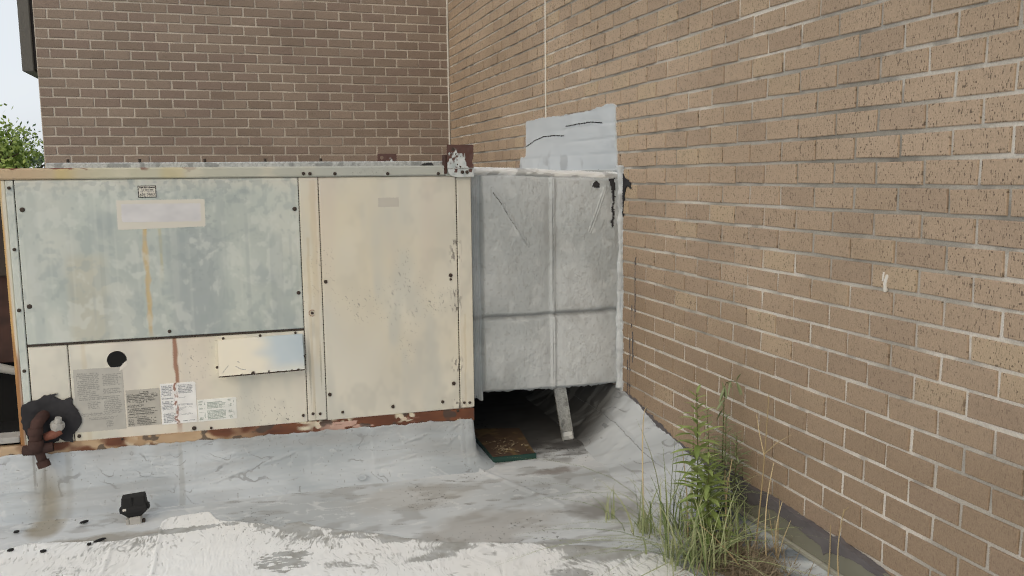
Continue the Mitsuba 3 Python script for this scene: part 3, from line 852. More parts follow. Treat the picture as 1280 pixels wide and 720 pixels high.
# vent hood
hd = thing  # (kept simple: the hood is a part with its own flange and edge)
part(un, 'vent_hood', hexa([(-2.046, YF - .075, -.507), (-1.672, YF - .075, -.502), (-1.672, YF, -.502), (-2.046, YF, -.507),
                            (-2.046, YF - .018, -.352), (-1.672, YF - .018, -.347), (-1.672, YF, -.347), (-2.046, YF, -.352)]), 'm_hoodblue', label='small vent hood, cream fading to grey blue')
HOOD = f'{un}__vent_hood'
scene[f'{HOOD}__flange'] = mikit.ply(cbox(-2.060, -1.664, YF - .0045, YF + .004, -.355, -.3345, .0015), 'm_cream')
scene[f'{HOOD}__flange_001'] = mikit.ply(cbox(-2.060, -2.047, YF - .004, YF + .004, -.506, -.356, .0015), 'm_cream')
scene[f'{HOOD}__flange_002'] = mikit.ply(cbox(-1.671, -1.664, YF - .004, YF + .004, -.500, -.356, .0015), 'm_galv')
chips = cat([front_plate(ragged([(x - w, -.508), (x + w, -.506), (x + w * .7, -.506 + h), (x - w * .6, -.507 + h)], .003, .003, int(x * -100), 120), YF - .0765, .004)
             for x, w, h in ((-1.90, .009, .013), (-1.83, .004, .012), (-1.79, .009, .007), (-1.755, .008, .006), (-1.73, .006, .007), (-1.70, .008, .010), (-1.95, .006, .004))])
scene[f'{HOOD}__bare_edge'] = mikit.ply(cat([chips, hexa([(-2.047, YF - .077, -.511), (-1.671, YF - .077, -.506), (-1.671, YF - .06, -.506), (-2.047, YF - .06, -.511),
                                                          (-2.047, YF - .077, -.506), (-1.671, YF - .077, -.501), (-1.671, YF - .06, -.501), (-2.047, YF - .06, -.506)])]), 'm_dark')
for q in ([(-2.03, -.492), (-2.004, -.462)], [(-1.972, -.468), (-1.962, -.474), (-1.95, -.482), (-1.93, -.484)], [(-1.965, -.448), (-1.956, -.452)]):
    w_ = front_plate(blob(q, .0016), YF - .0012, .002)
    w_.vertices[:, 1] -= .018 + .057 * (-.352 - w_.vertices[:, 2]) / .155
    k_ = HOOD + '__scuff'
    while k_ in scene: k_ = HOOD + '__scuff_%03d' % sum(1 for a_ in scene if a_.startswith(HOOD + '__scuff'))
    scene[k_] = mikit.ply(w_, 'm_grayslab')
for i, (x, z) in enumerate(((-2.021, -.347), (-1.860, -.344), (-1.702, -.341), (-2.0535, -.478), (-1.6675, -.455))):
    scene[f'{HOOD}__screw' + (f'_{i:03d}' if i else '')] = {**SCREW, 'to_world': T().translate([x, YF - .004, z]).scale([.7, 1, .7])}

# lifting lugs
lug = Polygon([(-.968, .522), (-.838, .521), (-.838, .470), (-.842, .452), (-.846, .440), (-.842, .432), (-.838, .428), (-.838, .370), (-.915, .368), (-.945, .374), (-.962, .388), (-.968, .42)])
lk = part(un, 'lifting_lug', front_plate(lug, YF - .026, .006), 'm_lug', label='galvanised lifting lug with rusty edges at the top right corner')
scene[lk + '__side_web'] = mikit.ply(cbox(-.980, -.969, YF - .026, YF + .03, .385, .475, .002), 'm_rust')
for i, (x, z, k) in enumerate(((-.938, .500, 1.0), (-.945, .478, .45), (-.925, .478, .45), (-.918, .428, .4))):
    scene[lk + '__hole' + (f'_{i:03d}' if i else '')] = {**SCREW, 'to_world': T().translate([x, YF - .0255, z]).scale([k, .3, k])}
scene[lk + '__fold'] = mikit.ply(cbox(-.966, -.842, YF - .029, YF - .025, .408, .412, .001), 'm_zinc')
for i, (x, z, k) in enumerate(((-.895, .392, 1.3), (-.872, .392, 1.3), (-.905, .418, .6))):
    scene[lk + '__bolt' + (f'_{i:03d}' if i else '')] = {**SCREW, 'to_world': T().translate([x, YF - .026, z]).scale([k * .75, 1.4, k * .75])}
lk2 = part(un, 'lifting_lug', front_plate(sbox(-1.018, .478, -.890, .530).difference(Point(-.99, .505).buffer(.012)), -2.16, .006), 'm_lug', label='second lifting lug at the back edge of the unit')
part(un, 'tin_strip', cbox(-1.06, -.93, -2.4, -2.2, .458, .466, .002), 'm_sealant')

# open bay to the left of the corner post
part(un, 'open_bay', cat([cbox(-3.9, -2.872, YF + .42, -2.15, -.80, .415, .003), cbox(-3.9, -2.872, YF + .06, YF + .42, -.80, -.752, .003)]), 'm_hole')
part(un, 'bay_frame', cbox(-3.9, -2.874, YF + .06, YF + .10, .33, .415, .004), 'm_rust')
part(un, 'bay_panel', cbox(-3.9, -2.874, YF + .30, YF + .32, -.45, -.05, .004), 'm_rust')
part(un, 'bay_panel', cbox(-3.9, -2.874, YF + .26, YF + .28, -.05, .33, .004), 'm_dark')
part(un, 'bay_sill', cbox(-3.9, -2.874, YF + .0, YF + .10, -.748, -.722, .004), 'm_grayslab')
for z, r_ in ((-.40, .030),):
    t_ = np.linspace(0, 1, 9)
    part(un, 'fan_shroud', tube(np.c_[-3.4 + .53 * t_, YF + .29 - .03 * np.sin(t_ * 3.1), z - .11 * t_ ** 2], r_ * (1 - .4 * t_), 10), 'm_grayslab', True)

# gas pipe and the tar sealing it
tarp = ragged([(-2.852, -.575), (-2.83, -.570), (-2.80, -.568), (-2.765, -.555), (-2.735, -.545), (-2.725, -.535), (-2.712, -.540), (-2.73, -.560), (-2.69, -.568), (-2.655, -.572), (-2.66, -.59), (-2.645, -.62),
               (-2.632, -.66), (-2.635, -.70), (-2.655, -.725), (-2.668, -.76), (-2.70, -.755), (-2.72, -.74), (-2.75, -.77), (-2.79, -.765), (-2.832, -.755), (-2.848, -.70), (-2.858, -.65)], .006, .017, 12, 30)
tk = part(un, 'tar_seal', front_plate(tarp, YF - .010, .012), 'm_tar', label='ragged black tar patch round the pipe opening')
pg = thing('gas_pipe', 'rusty brown gas pipe stub with elbow sticking out through the black tar patch', 'pipe')
part(pg, 'pipe', tube([(-2.765, YF + .02, -.632), (-2.776, YF - .03, -.636), (-2.790, YF - .060, -.655), (-2.796, YF - .070, -.69), (-2.798, YF - .072, -.735)], [.024, .024, .025, .025, .025], 14), 'm_rust', True)
part(pg, 'collar', tube([(-2.795, YF - .068, -.672), (-2.797, YF - .071, -.70)], [.029, .029], 14), 'm_rust', 40)
part(pg, 'elbow', tube([(-2.798, YF - .072, -.725), (-2.798, YF - .072, -.750), (-2.796, YF - .072, -.775)], [.030, .031, .028], 14), 'm_rust', True)
part(pg, 'cross_piece', tube([(-2.850, YF - .06, -.768), (-2.80, YF - .065, -.768), (-2.735, YF - .06, -.762)], [.021, .023, .020], 14), 'm_rust', True)
part(pg, 'drip_leg', tube([(-2.790, YF - .070, -.765), (-2.782, YF - .073, -.80), (-2.774, YF - .076, -.826)], [.020, .019, .018], 14), 'm_rust', True)
part(pg, 'end_cap', tube([(-2.777, YF - .075, -.815), (-2.770, YF - .078, -.842)], [.026, .025], 14), 'm_rust', 40)
part(pg, 'red_coupling', tube([(-2.768, YF - .045, -.722), (-2.735, YF - .047, -.712), (-2.705, YF - .04, -.698)], [.017, .020, .018], 12), 'm_redrust', True, label='orange red coupling')
part(pg, 'grey_bushing', tube([(-2.722, YF - .035, -.690), (-2.716, YF - .040, -.676), (-2.712, YF - .042, -.662)], [.026, .030, .027], 8), 'm_grayslab', 30, label='pale grey threaded bushing')
part(pg, 'grey_bushing', tube([(-2.714, YF - .042, -.664), (-2.709, YF - .046, -.640)], [.017, .013], 10), 'm_grayslab', 30)
mat('m_redrust', lambda p, n, uv: mix((.12, .04, .028), (.24, .09, .055), fbm(p.x * 40, p.y * 40, p.z * 40, 3)), .7)

# ------------------------------------------------------------------ coated roof curb under the unit
cu = thing('roof_curb', 'silver coated roof curb wrapped in brushed membrane below the rooftop unit', 'curb')
prof = np.array([(0, -.790), (.002, -.82), (.003, -.86), (.006, -.90), (.010, -.94), (.013, -.975), (.018, -1.005), (.026, -1.030), (.042, -1.048), (.066, -1.059), (.09, -1.066), (.11, -1.078)])
fine = np.interp(np.linspace(0, 1, 70), np.linspace(0, 1, len(prof)), prof[:, 0]), np.interp(np.linspace(0, 1, 70), np.linspace(0, 1, len(prof)), prof[:, 1])
CY, CX, RC = YF - .0075, -.852, .02
path = [(x, CY, 0, -1) for x in np.linspace(-4.3, CX - RC, 460)]
path += [(CX - RC + RC * math.sin(a), CY + RC - RC * math.cos(a), math.sin(a), -math.cos(a)) for a in np.linspace(0, math.pi / 2, 14)[1:-1]]
path += [(CX, y, 1, 0) for y in np.linspace(CY + RC, -2.1, 110)]
path = np.array(path)
D, Zp = fine
G = np.zeros((len(path), 70, 3))
G[..., 0] = path[:, 0, None] + path[:, 2, None] * D
G[..., 1] = path[:, 1, None] + path[:, 3, None] * D
topz = -.800 - .030 * np.clip((path[:, 0] + 2.9) / 2.0, 0, 1) + .020 * nz(np.c_[path[:, :2], path[:, 0] * 0], 12, 55) + .012 * nz(np.c_[path[:, :2], path[:, 0] * 0], 45, 56)
G[..., 2] = Zp
G[..., 2] = np.where(Zp[None] > -.93, topz[:, None] + (Zp[None] + .79) * ((-.93 - topz[:, None]) / (-.14)), G[..., 2])
wr = .004 * nz(G * [1, 1, 2.5], 9, 61) + .008 * nz(G, 3, 62)
# laps of the membrane: horizontal steps and a few vertical seams
lapz = -1.005 + .02 * nz(np.c_[path[:, 0], path[:, 0] * 0, path[:, 0] * 0], 2.2, 63) * 2
wr += .007 * (1 / (1 + np.exp((G[..., 2] - lapz[:, None]) / .0015)))
for xs_ in (-2.175, -1.66, -1.36, -2.80, -.915, -.885):
    wr += .003 * np.exp(-((G[..., 0] - xs_ - .004 * nz(G, 8, 64)) / .004) ** 2) * (G[..., 1] < CY + .02)
for xs_, zz0, ln_, sl in ((-2.02, -.985, .16, .25), (-2.35, -.95, .12, -.2), (-1.80, -.93, .14, .3), (-1.15, -.90, .12, .25), (-1.25, -1.0, .2, .2), (-.97, -.93, .05, .9), (-.96, -.87, .06, .6), (-2.1, -.90, .07, -.5)):
    u_ = (G[..., 0] - xs_); 
    wr += .005 * np.exp(-((G[..., 2] - zz0 - sl * u_ - .02 * nz(G, 12, 65)) / .004) ** 2) * (np.abs(u_) < ln_ / 2)
wr[:, 0] *= .2
G[..., 0] += path[:, 2, None] * wr
G[..., 1] += path[:, 3, None] * wr
G[..., 2] += .3 * wr * (Zp[None] < -1.03)
m = grid(G); m.invert()
part(cu, 'membrane', m, 'm_curb', True)
part(cu, 'core', cbox(-4.3, CX - .012, CY + .012, -2.12, FL - .05, -.805, .004), 'm_dark')
part(cu, 'end_board', hexa([(-2.0, 0, 0)] * 0 + [(-4.3, CY + .02, -1.1), (-4.25, CY + .02, -1.1), (-4.25, -2.2, -1.1), (-4.3, -2.2, -1.1), (-4.3, CY + .02, -.81), (-4.25, CY + .02, -.81), (-4.25, -2.2, -.81), (-4.3, -2.2, -.81)]), 'm_curb') if False else None
ds = trimesh.creation.torus(.020, .004, 24, 8)
ds.vertices = np.stack([ds.vertices[:, 0] - 1.428, ds.vertices[:, 2] * .8 - 4.045, ds.vertices[:, 1] * .8 - 1.037], 1)
ds.invert()
part(cu, 'fastener', ds, 'm_curb', True)

# ------------------------------------------------------------------ coated duct
YD = -3.835
du = thing('duct', 'silver coated wrapped duct running from the rooftop unit to the right brick wall', 'duct')
nx, nzv = 190, 270
u = np.linspace(0, 1, nx); v = np.linspace(0, 1, nzv)
U, V = np.meshgrid(u, v, indexing='ij')
Xd = -.775 + .770 * U
ztop = .392 - .030 * U; zbot = -.742 - .012 * U
Zd = zbot + (ztop - zbot) * V
G = np.stack([Xd, np.full_like(Xd, YD), Zd], -1)
bul = np.zeros_like(Xd)
SEAM, FOLD = -.388, -.345
for x0, x1 in ((-.775, SEAM), (SEAM, -.005)):
    for z0, z1 in ((-.75, FOLD), (FOLD, .39)):
        a = np.clip((Xd - x0) / (x1 - x0), 0, 1); b = np.clip((Zd - z0) / (z1 - z0), 0, 1)
        ins = (Xd >= x0) & (Xd <= x1) & (Zd >= z0) & (Zd <= z1)
        bul += ins * .032 * (np.clip(a * (1 - a) * 4, 0, 1) ** .4 * np.clip(b * (1 - b) * 4, 0, 1) ** .4)
bul += .017 * np.exp(-((Xd - SEAM - .004 * nz(G, 5, 70) - .012 * nz(G * [0, 0, 1], 2.2, 69)) / .012) ** 2) * (1 + .6 * nz(G, 14, 71))
bul -= .010 * np.exp(-((Zd - FOLD - .034 * nz(G * [1, 0, 0], 4, 72)) / .011) ** 2)
bul += .008 * (1 / (1 + np.exp(-(Zd - FOLD - .014 - .034 * nz(G * [1, 0, 0], 4, 72)) / .004))) * np.exp(-np.clip(Zd - FOLD - .012, 0, 1) / .05)
bul += .024 * nz(G, 4, 73) + .011 * nz(G * [1, 1, .7], 11, 74) + .003 * nz(G, 34, 75)
e = np.minimum(np.minimum(U * .77, (1 - U) * .77 + .02), np.minimum(V, 1 - V) * 1.14)
bul -= .05 * (1 - np.clip(e / .022, 0, 1)) ** 2
# diagonal cracks in the wrap
for x0, z0, x1, z1, a_ in ((-.715, .31, -.53, .02, .004), (-.10, .30, -.19, .08, .004)):
    d = np.array([x1 - x0, z1 - z0]); t = np.clip(((Xd - x0) * d[0] + (Zd - z0) * d[1]) / (d @ d), 0, 1)
    dist = np.hypot(Xd - x0 - t * d[0], Zd - z0 - t * d[1] + .012 * nz(G, 7, 76))
    bul += a_ * np.exp(-((dist - .005) / .004) ** 2) - a_ * np.exp(-(dist / .003) ** 2)
G[..., 1] -= bul
G[..., 2] += (V < .004) * (.016 * nz(G * [1, 0, 0], 16, 77) + .022 * nz(G * [1, 0, 0], 70, 78))
m = grid(G)
part(du, 'front_wrap', m, 'm_duct', True)
part(du, 'casing', cbox(-.790, .006, YD + .035, -2.19, -.725, .375, .01), 'm_duct')
# flange between unit and duct
nf = 150
zf = np.linspace(-.775, .405, nf); xf = np.linspace(-.851, -.764, 36)
XX, ZZ = np.meshgrid(xf, zf, indexing='ij')
Gf = np.stack([XX, np.full_like(XX, YD + .022), ZZ], -1)
bf = .010 * np.exp(-((XX + .806 + .010 * nz(Gf * [0, 0, 1], 3, 80)) / .008) ** 2) + .008 * np.exp(-((XX + .785) / .006) ** 2) + .006 * nz(Gf, 16, 81) + .004 * nz(Gf, 50, 82)
bf += .016 * np.exp(-((ZZ + .33) / .05) ** 2) * (XX > -.815) * (.6 + nz(Gf, 12, 83))
Gf[..., 1] -= bf
Gf[..., 2] += (ZZ < -.765) * .04 * nz(Gf * [1, 0, 0], 30, 84)
part(du, 'flange', grid(Gf), 'm_duct', True)
part(du, 'flange', cbox(-.845, -.770, YD + .045, -2.2, -.745, .395, .01), 'm_duct')
for z in (.27, .17, .06, -.05, -.16, -.42, -.55, -.66):
    part(du, 'flange_screw', tube([(-.832, YD + .016, z), (-.832, YD + .008, z)], [.005, .005], 7), 'm_dark')
# white lip along the top
nl = 160
xl = np.linspace(-.845, -.012, nl); al = np.linspace(-.4, math.pi + .5, 16)
XL, AL = np.meshgrid(xl, al, indexing='ij')
tL = (XL + .845) / .833
rl = .021 + .010 * nz(np.stack([XL, AL * .1, XL * 0], -1), 9, 90) + .007 * nz(np.stack([XL, AL * .1, XL * 0], -1), 34, 91)
zc = .402 - .040 * tL + .008 * nz(np.stack([XL, XL * 0, XL * 0], -1), 4, 92)
GL = np.stack([XL, YD + .018 - rl * 1.25 * np.sin(AL), zc + rl * np.cos(AL)], -1)
m = grid(GL); m.invert()
part(du, 'top_seam', m, 'm_lipwhite', True, label='whiter sagging seam along the top edge of the duct')
part(du, 'added_rear_block', cbox(-.84, .004, -2.34, -2.19, FL - .02, -.73, .008), 'm_duct')  # unseen box, added to keep sky light out from under the duct
part(du, 'top_cover', cbox(-.84, .004, YD + .02, -2.19, .36, .398, .006), 'm_duct')
# corner bead against the wall
zb = np.linspace(-.77, .42, 110)
bead = np.c_[-.010 + .006 * nz(np.c_[zb, zb * 0, zb * 0], 6, 94), -3.842 + .014 * nz(np.c_[zb, zb * 0, zb * 0], 5, 95), zb]
part(du, 'corner_bead', tube(bead, .019 + .020 * nz(np.c_[zb, zb * 0, zb * 0], 22, 96), 12), 'm_patch', True)
st_p = ragged([(-3.80, .42), (-3.80, -.78), (-3.872, -.785), (-3.870, -.3), (-3.862, .1), (-3.868, .40)], .008, .012, 19, 40)
part(du, 'edge_coating', wall_plate(st_p, -.0062, .010), 'm_patch')
# coating painted up on to the bricks
pt = ragged([(-2.10, .36), (-2.15, .50), (-2.275, .508), (-2.275, .742), (-2.6, .748), (-3.0, .735), (-3.4, .735), (-3.72, .75), (-3.768, .74), (-3.775, .60), (-3.80, .40), (-3.83, .30), (-3.6, .30)], .012, .014, 17, 22)
pm = wall_plate(pt, -.0075, .012)
part(du, 'wall_coating', pm, 'm_patch', label='pale grey coating patch painted on to the bricks above the duct')
for q in ([(-2.29, .575), (-2.45, .605), (-2.65, .625), (-2.85, .622), (-3.02, .612)], [(-3.05, .668), (-3.25, .67), (-3.45, .668), (-3.60, .655)]):
    q = np.array(q); tq = np.linspace(0, 1, 40)
    qq = np.c_[np.interp(tq, np.linspace(0, 1, len(q)), q[:, 0]), np.interp(tq, np.linspace(0, 1, len(q)), q[:, 1])]
    qq[:, 1] += .008 * nz(np.c_[qq, tq], 14, 99)
    part(du, 'crack', tube(np.c_[np.full(40, -.0075), qq], .0034 + .002 * nz(np.c_[qq, tq], 30, 97), 6), 'm_crack', True)
for x0, z0, x1, z1 in ((-.705, .29, -.56, .065),):
    tq = np.linspace(0, 1, 30)
    qq = np.c_[x0 + (x1 - x0) * tq, tq * 0 + YD - .019, z0 + (z1 - z0) * tq]
    qq[:, 0] += .030 * nz(qq, 11, 98)
    iu = np.clip(np.searchsorted(Xd[:, 0], qq[:, 0]), 0, nx - 1)
    iv = np.clip(((qq[:, 2] - zbot[iu, 0]) / (ztop[iu, 0] - zbot[iu, 0]) * (nzv - 1)).astype(int), 0, nzv - 1)
    qq[:, 1] = G[iu, iv, 1] - .0002
    part(du, 'crack', tube(qq, np.linspace(.0016, .0006, 30), 5), 'm_crack', True)


def duct_decal(poly, name, m_, lift=.003, label=None):
    """a thin tar smear lying on the uneven front of the duct"""
    me = extrude(poly, .001)
    pts = []
    b = poly.bounds
    st_ = .006
    gx_, gz_ = np.arange(b[0], b[2], st_), np.arange(b[1], b[3], st_)
    vs, fs = [], []
    idx = {}
    for i, x in enumerate(gx_):
        for j, z in enumerate(gz_):
            if poly.contains(Point(x + st_ / 2, z + st_ / 2)):
                q = []
                for (ii, jj) in ((i, j), (i + 1, j), (i + 1, j + 1), (i, j + 1)):
                    if (ii, jj) not in idx:
                        xx, z2 = b[0] + ii * st_, b[1] + jj * st_
                        iu = int(np.clip(np.searchsorted(Xd[:, 0], xx), 0, nx - 1))
                        iv = int(np.clip((z2 - zbot[iu, 0]) / (ztop[iu, 0] - zbot[iu, 0]) * (nzv - 1), 0, nzv - 1))
                        idx[ii, jj] = len(vs); vs.append((xx, G[max(0, iu - 2):iu + 3, max(0, iv - 2):iv + 3, 1].min() - lift, z2))
                    q.append(idx[ii, jj])
                fs += [[q[0], q[1], q[2]], [q[0], q[2], q[3]]]
    part(du, name, trimesh.Trimesh(vs, fs, process=False), m_, True, label=label)


duct_decal(ragged([(-.080, .352), (-.04, .358), (-.046, .30), (-.050, .22), (-.052, .14), (-.058, .09), (-.066, .10), (-.063, .17), (-.062, .25), (-.066, .31)], .005, .013, 31, 70), 'tar_smear', 'm_tar', label='black tar smear by the wall corner')
duct_decal(ragged([(-.175, .318), (-.15, .345), (-.135, .33), (-.13, .312), (-.15, .306)], .004, .006, 32, 90), 'tar_smear', 'm_tar')
tl = []
for x0, x1, h_ in ((-.42, -.36, .006), (-.33, -.27, .012), (-.25, -.18, .016), (-.15, -.06, .018), (-.29, -.22, .010), (-.12, -.09, .024)):
    b_ = trimesh.creation.icosphere(2, 1.0)
    b_.vertices = b_.vertices * [(x1 - x0) / 2, .03, h_] * (1 + .6 * nz(b_.vertices, 2.2, int(-x0 * 100)))[:, None] + [(x0 + x1) / 2, YD + .06, .402 - .040 * ((x0 + x1) / 2 + .845) / .833 + .008]
    tl.append(b_)
part(du, 'tar_smear', cat(tl), 'm_tar', True)

# galvanised strut below the duct
sk = thing('strut', 'leaning galvanised strut bearing up the underside of the silver duct', 'strut')
A0, A1 = np.array([-.343, YD + .04, -.715]), np.array([-.262, -3.728, FL + .004])
ax = (A1 - A0) / np.linalg.norm(A1 - A0)
si = np.cross(ax, [0, 1, 0]); si /= np.linalg.norm(si); fr = np.cross(si, ax)
if fr[1] > 0: fr = -fr


def barbox(w0, w1, d0, d1):
    c = []
    for q in (A0, A1):
        for a_, b_ in ((w0, d0), (w1, d0), (w1, d1), (w0, d1)):
            c.append(q + si * a_ + fr * b_)
    return trimesh.convex.convex_hull(np.array(c))


part(sk, 'web', barbox(-.029, .029, -.003, 0), 'm_zinc')
part(sk, 'lip', barbox(-.032, -.029, -.003, .016), 'm_zinc')
part(sk, 'lip', barbox(.029, .032, -.003, .016), 'm_zinc')
part(sk, 'foot_tape', cbox(-.292, -.236, -3.738, -3.734, FL + .004, FL + .05, .002), 'm_lipwhite')

# board lying under the duct
bd = thing('board', 'weathered wooden board with a dark green front edge lying under the duct', 'board')
part(bd, 'plank', hexa([(-.757, -3.955, FL + .003), (-.532, -3.962, FL + .003), (-.47, -3.50, FL + .003), (-.745, -3.42, FL + .003),
                        (-.757, -3.955, FL + .026), (-.532, -3.962, FL + .026), (-.47, -3.50, FL + .026), (-.745, -3.42, FL + .026)]), 'm_wood')
part(bd, 'edge_strip', hexa([(-.759, -3.965, FL + .001), (-.529, -3.972, FL + .001), (-.529, -3.963, FL + .001), (-.759, -3.956, FL + .001),
                             (-.759, -3.965, FL + .028), (-.529, -3.972, FL + .028), (-.529, -3.963, FL + .028), (-.759, -3.956, FL + .028)]), 'm_green', label='green painted edge')
part(bd, 'edge_strip', hexa([(-.759, -3.956, FL + .001), (-.756, -3.956, FL + .001), (-.744, -3.42, FL + .001), (-.748, -3.42, FL + .001),
                             (-.759, -3.956, FL + .028), (-.756, -3.956, FL + .028), (-.744, -3.42, FL + .028), (-.748, -3.42, FL + .028)]), 'm_green')
lv = []
for i in range(70):
    x, y = -.64 + rnd.gauss(0, .055), -3.85 + rnd.gauss(0, .07)
    if not (-.73 < x < -.53 and -3.95 < y < -3.6): continue
    a_ = rnd.uniform(0, 6.28); l_ = rnd.uniform(.008, .03); w_ = rnd.uniform(.002, .007)
    c_, s_ = math.cos(a_), math.sin(a_); z_ = FL + .028 + rnd.uniform(0, .008)
    lv.append(trimesh.Trimesh([(x, y, z_), (x + c_ * l_ / 2 - s_ * w_, y + s_ * l_ / 2 + c_ * w_, z_ + .004), (x + c_ * l_, y + s_ * l_, z_ + rnd.uniform(-.001, .008)), (x + c_ * l_ / 2 + s_ * w_, y + s_ * l_ / 2 - c_ * w_, z_ + .002)], [[0, 1, 2], [0, 2, 3]], process=False))
thing('leaf_litter', 'dry leaf litter and twigs heaped on the wooden board', 'leaf litter', kind='stuff')
scene['leaf_litter'] = mikit.ply(cat(lv), 'm_litter')

# ------------------------------------------------------------------ base of the right wall
cs = thing('cant_strip', 'silver coated cant sloping from the brick wall down to the roof beside the duct', 'flashing')
yy = np.linspace(-5.02, -2.0, 330); sp = np.linspace(0, 1, 60)
YY, SS = np.meshgrid(yy, sp, indexing='ij')
ztp = np.interp(YY, [-5.02, -4.6, -4.3, -3.9, -2], [-.935, -.905, -.865, -.782, -.775])
base_x = np.interp(YY, [-5.02, -4.4, -3.9, -3.6, -2], [-.25, -.29, -.25, -.20, -.18]) + .07 * nz(np.stack([YY, YY * 0, YY * 0], -1), 3.1, 107) + .03 * nz(np.stack([YY, YY * 0, YY * 0], -1), 14, 108)
Xc = -.004 + (base_x + .004) * SS ** 1.15
cv = (1 - SS) ** 1.35
Zc = (FL - .004) + (ztp - FL) * cv
Gc = np.stack([Xc, YY, Zc], -1)
dsp = .010 * nz(Gc, 5, 101) + .007 * nz(Gc, 16, 102) + .003 * nz(Gc, 50, 103)
dsp += .010 / (1 + np.exp((SS - .36 - .03 * nz(Gc * [0, 1, 0], 3, 104)) / .008))
nrm = np.array([-.6, 0, .8])
Gc += dsp[..., None] * nrm * np.clip((1 - SS) * 8, 0, 1)[..., None]
Gc[:, 0, 2] += .030 * nz(Gc[:, 0] * [0, 1, 0], 14, 105) + .014 * nz(Gc[:, 0] * [0, 1, 0], 60, 106)
Gc[:, 0, 0] = -.003
Gc[..., 0] = np.minimum(Gc[..., 0], -.003)
m = grid(Gc)
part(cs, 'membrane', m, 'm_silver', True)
tb = ragged([(-3.86, -.80), (-4.2, -.855), (-4.6, -.915), (-4.95, -.93), (-4.95, -.90), (-4.6, -.882), (-4.45, -.872), (-4.2, -.825), (-4.0, -.788), (-3.86, -.775)], .010, .020, 41, 40)
gq = []
for i in range(60, 330, 3):
    j = int(np.argmin(np.abs(SS[i] - .385 - .03 * nz(Gc[i:i + 1, 0] * [0, 1, 0], 3, 104)[0])))
    gq.append(Gc[i, j] + nrm * .001)
part(cs, 'lap_edge_shadow', tube(np.array(gq), .0013, 5), 'm_lap_shadow', True)  # grey line laid along the lap as the shadow of its edge
part(cs, 'tar_line', wall_plate(tb, -.0035, .006), 'm_mastic')

mf = thing('metal_flashing', 'olive grey metal flashing strip at the foot of the right brick wall in the foreground', 'flashing')
part(mf, 'plate', cbox(-.020, -.004, -7.65, -4.86, -.998, -.905, .002), 'm_olive')
part(mf, 'lip', cbox(-.034, -.0195, -7.65, -4.86, -1.010, -.992, .003), 'm_lip')
mb_t = np.array([(-4.78, -.875), (-4.9, -.862), (-5.02, -.868), (-5.12, -.88), (-5.25, -.872), (-5.40, -.880), (-5.55, -.885), (-5.62, -.898), (-5.66, -.875), (-5.72, -.888), (-5.8, -.896), (-5.9, -.905), (-6.2, -.908), (-6.6, -.905)])
mb_b = np.array([(-6.6, -.918), (-6.2, -.92), (-5.9, -.925), (-5.75, -.918), (-5.62, -.945), (-5.60, -.965), (-5.585, -.94), (-5.45, -.925), (-5.3, -.915), (-5.2, -.93), (-5.14, -.95), (-5.08, -.945), (-5.0, -.965), (-4.9, -.975), (-4.78, -.97)])
part(mf, 'mastic_band', wall_plate(ragged([tuple(a) for a in np.vstack([mb_t, mb_b])], .012, .009, 44, 34), -.0245, .028), 'm_mastic', label='ragged dark grey mastic over the top of the flashing')
yb = np.linspace(-7.6, -4.9, 220); sb = np.linspace(0, 1, 34)
YB, SB = np.meshgrid(yb, sb, indexing='ij')
GB = np.stack([-.022 - .24 * SB, YB, -1.004 - .068 * SB ** .7], -1)
GB[..., 2] += (.006 * nz(GB, 12, 111) + .003 * nz(GB, 50, 112)) * np.clip((1 - SB) * 5, 0, 1) * np.clip(SB * 8, 0, 1)
m = grid(GB)
part(mf, 'base_membrane', m, 'm_mottle', True, label='mottled blue grey membrane sloping down below the flashing')

# ------------------------------------------------------------------ small things on the roof
fx = thing('fixture', 'small black box shaped fixture on a grey foot standing on the silver roof', 'fixture')
FX, FY = -2.402, -4.20
fz = floor_z(FX, FY)


def fbox(x0, x1, y0, y1, z0, z1, ch=.004, tilt=-.06):
    m_ = cbox(x0, x1, y0, y1, z0, z1, ch)
    v_ = m_.vertices.copy()
    c_, s_ = math.cos(tilt), math.sin(tilt)
    x_, z_ = v_[:, 0].copy(), v_[:, 2].copy()
    v_[:, 0] = FX + .85 * (c_ * x_ + s_ * z_); v_[:, 2] = fz + .85 * (-s_ * x_ + c_ * z_); v_[:, 1] += FY
    m_.vertices = v_
    return m_


part(fx, 'housing', trimesh.convex.convex_hull(np.vstack([fbox(-.054, .054, -.022, .03, .085, .14).vertices, fbox(-.060, .058, -.03, .03, .060, .085).vertices, fbox(-.036, .030, -.02, .02, .034, .05).vertices])), 'm_black')
part(fx, 'back_fin', fbox(-.050, -.004, -.030, -.02, .092, .142, .003), 'm_black')
part(fx, 'back_fin', fbox(.002, .052, -.030, -.02, .092, .142, .003), 'm_black')
part(fx, 'knob', fbox(-.070, -.058, -.02, .01, .060, .088, .004), 'm_black')
part(fx, 'knob', fbox(.056, .069, -.02, .01, .064, .092, .004), 'm_black')
part(fx, 'foot', fbox(-.030, .026, -.03, .02, -.006, .036, .006), 'm_grayslab')
part(fx, 'bracket', fbox(-.046, -.031, -.028, .006, -.004, .030, .002), 'm_grayslab')
part(fx, 'bracket', fbox(.027, .040, -.02, .006, -.004, .012, .002), 'm_dark')
part(fx, 'tag', fbox(-.052, -.036, -.0335, -.028, .077, .088, .001), 'm_sealant')

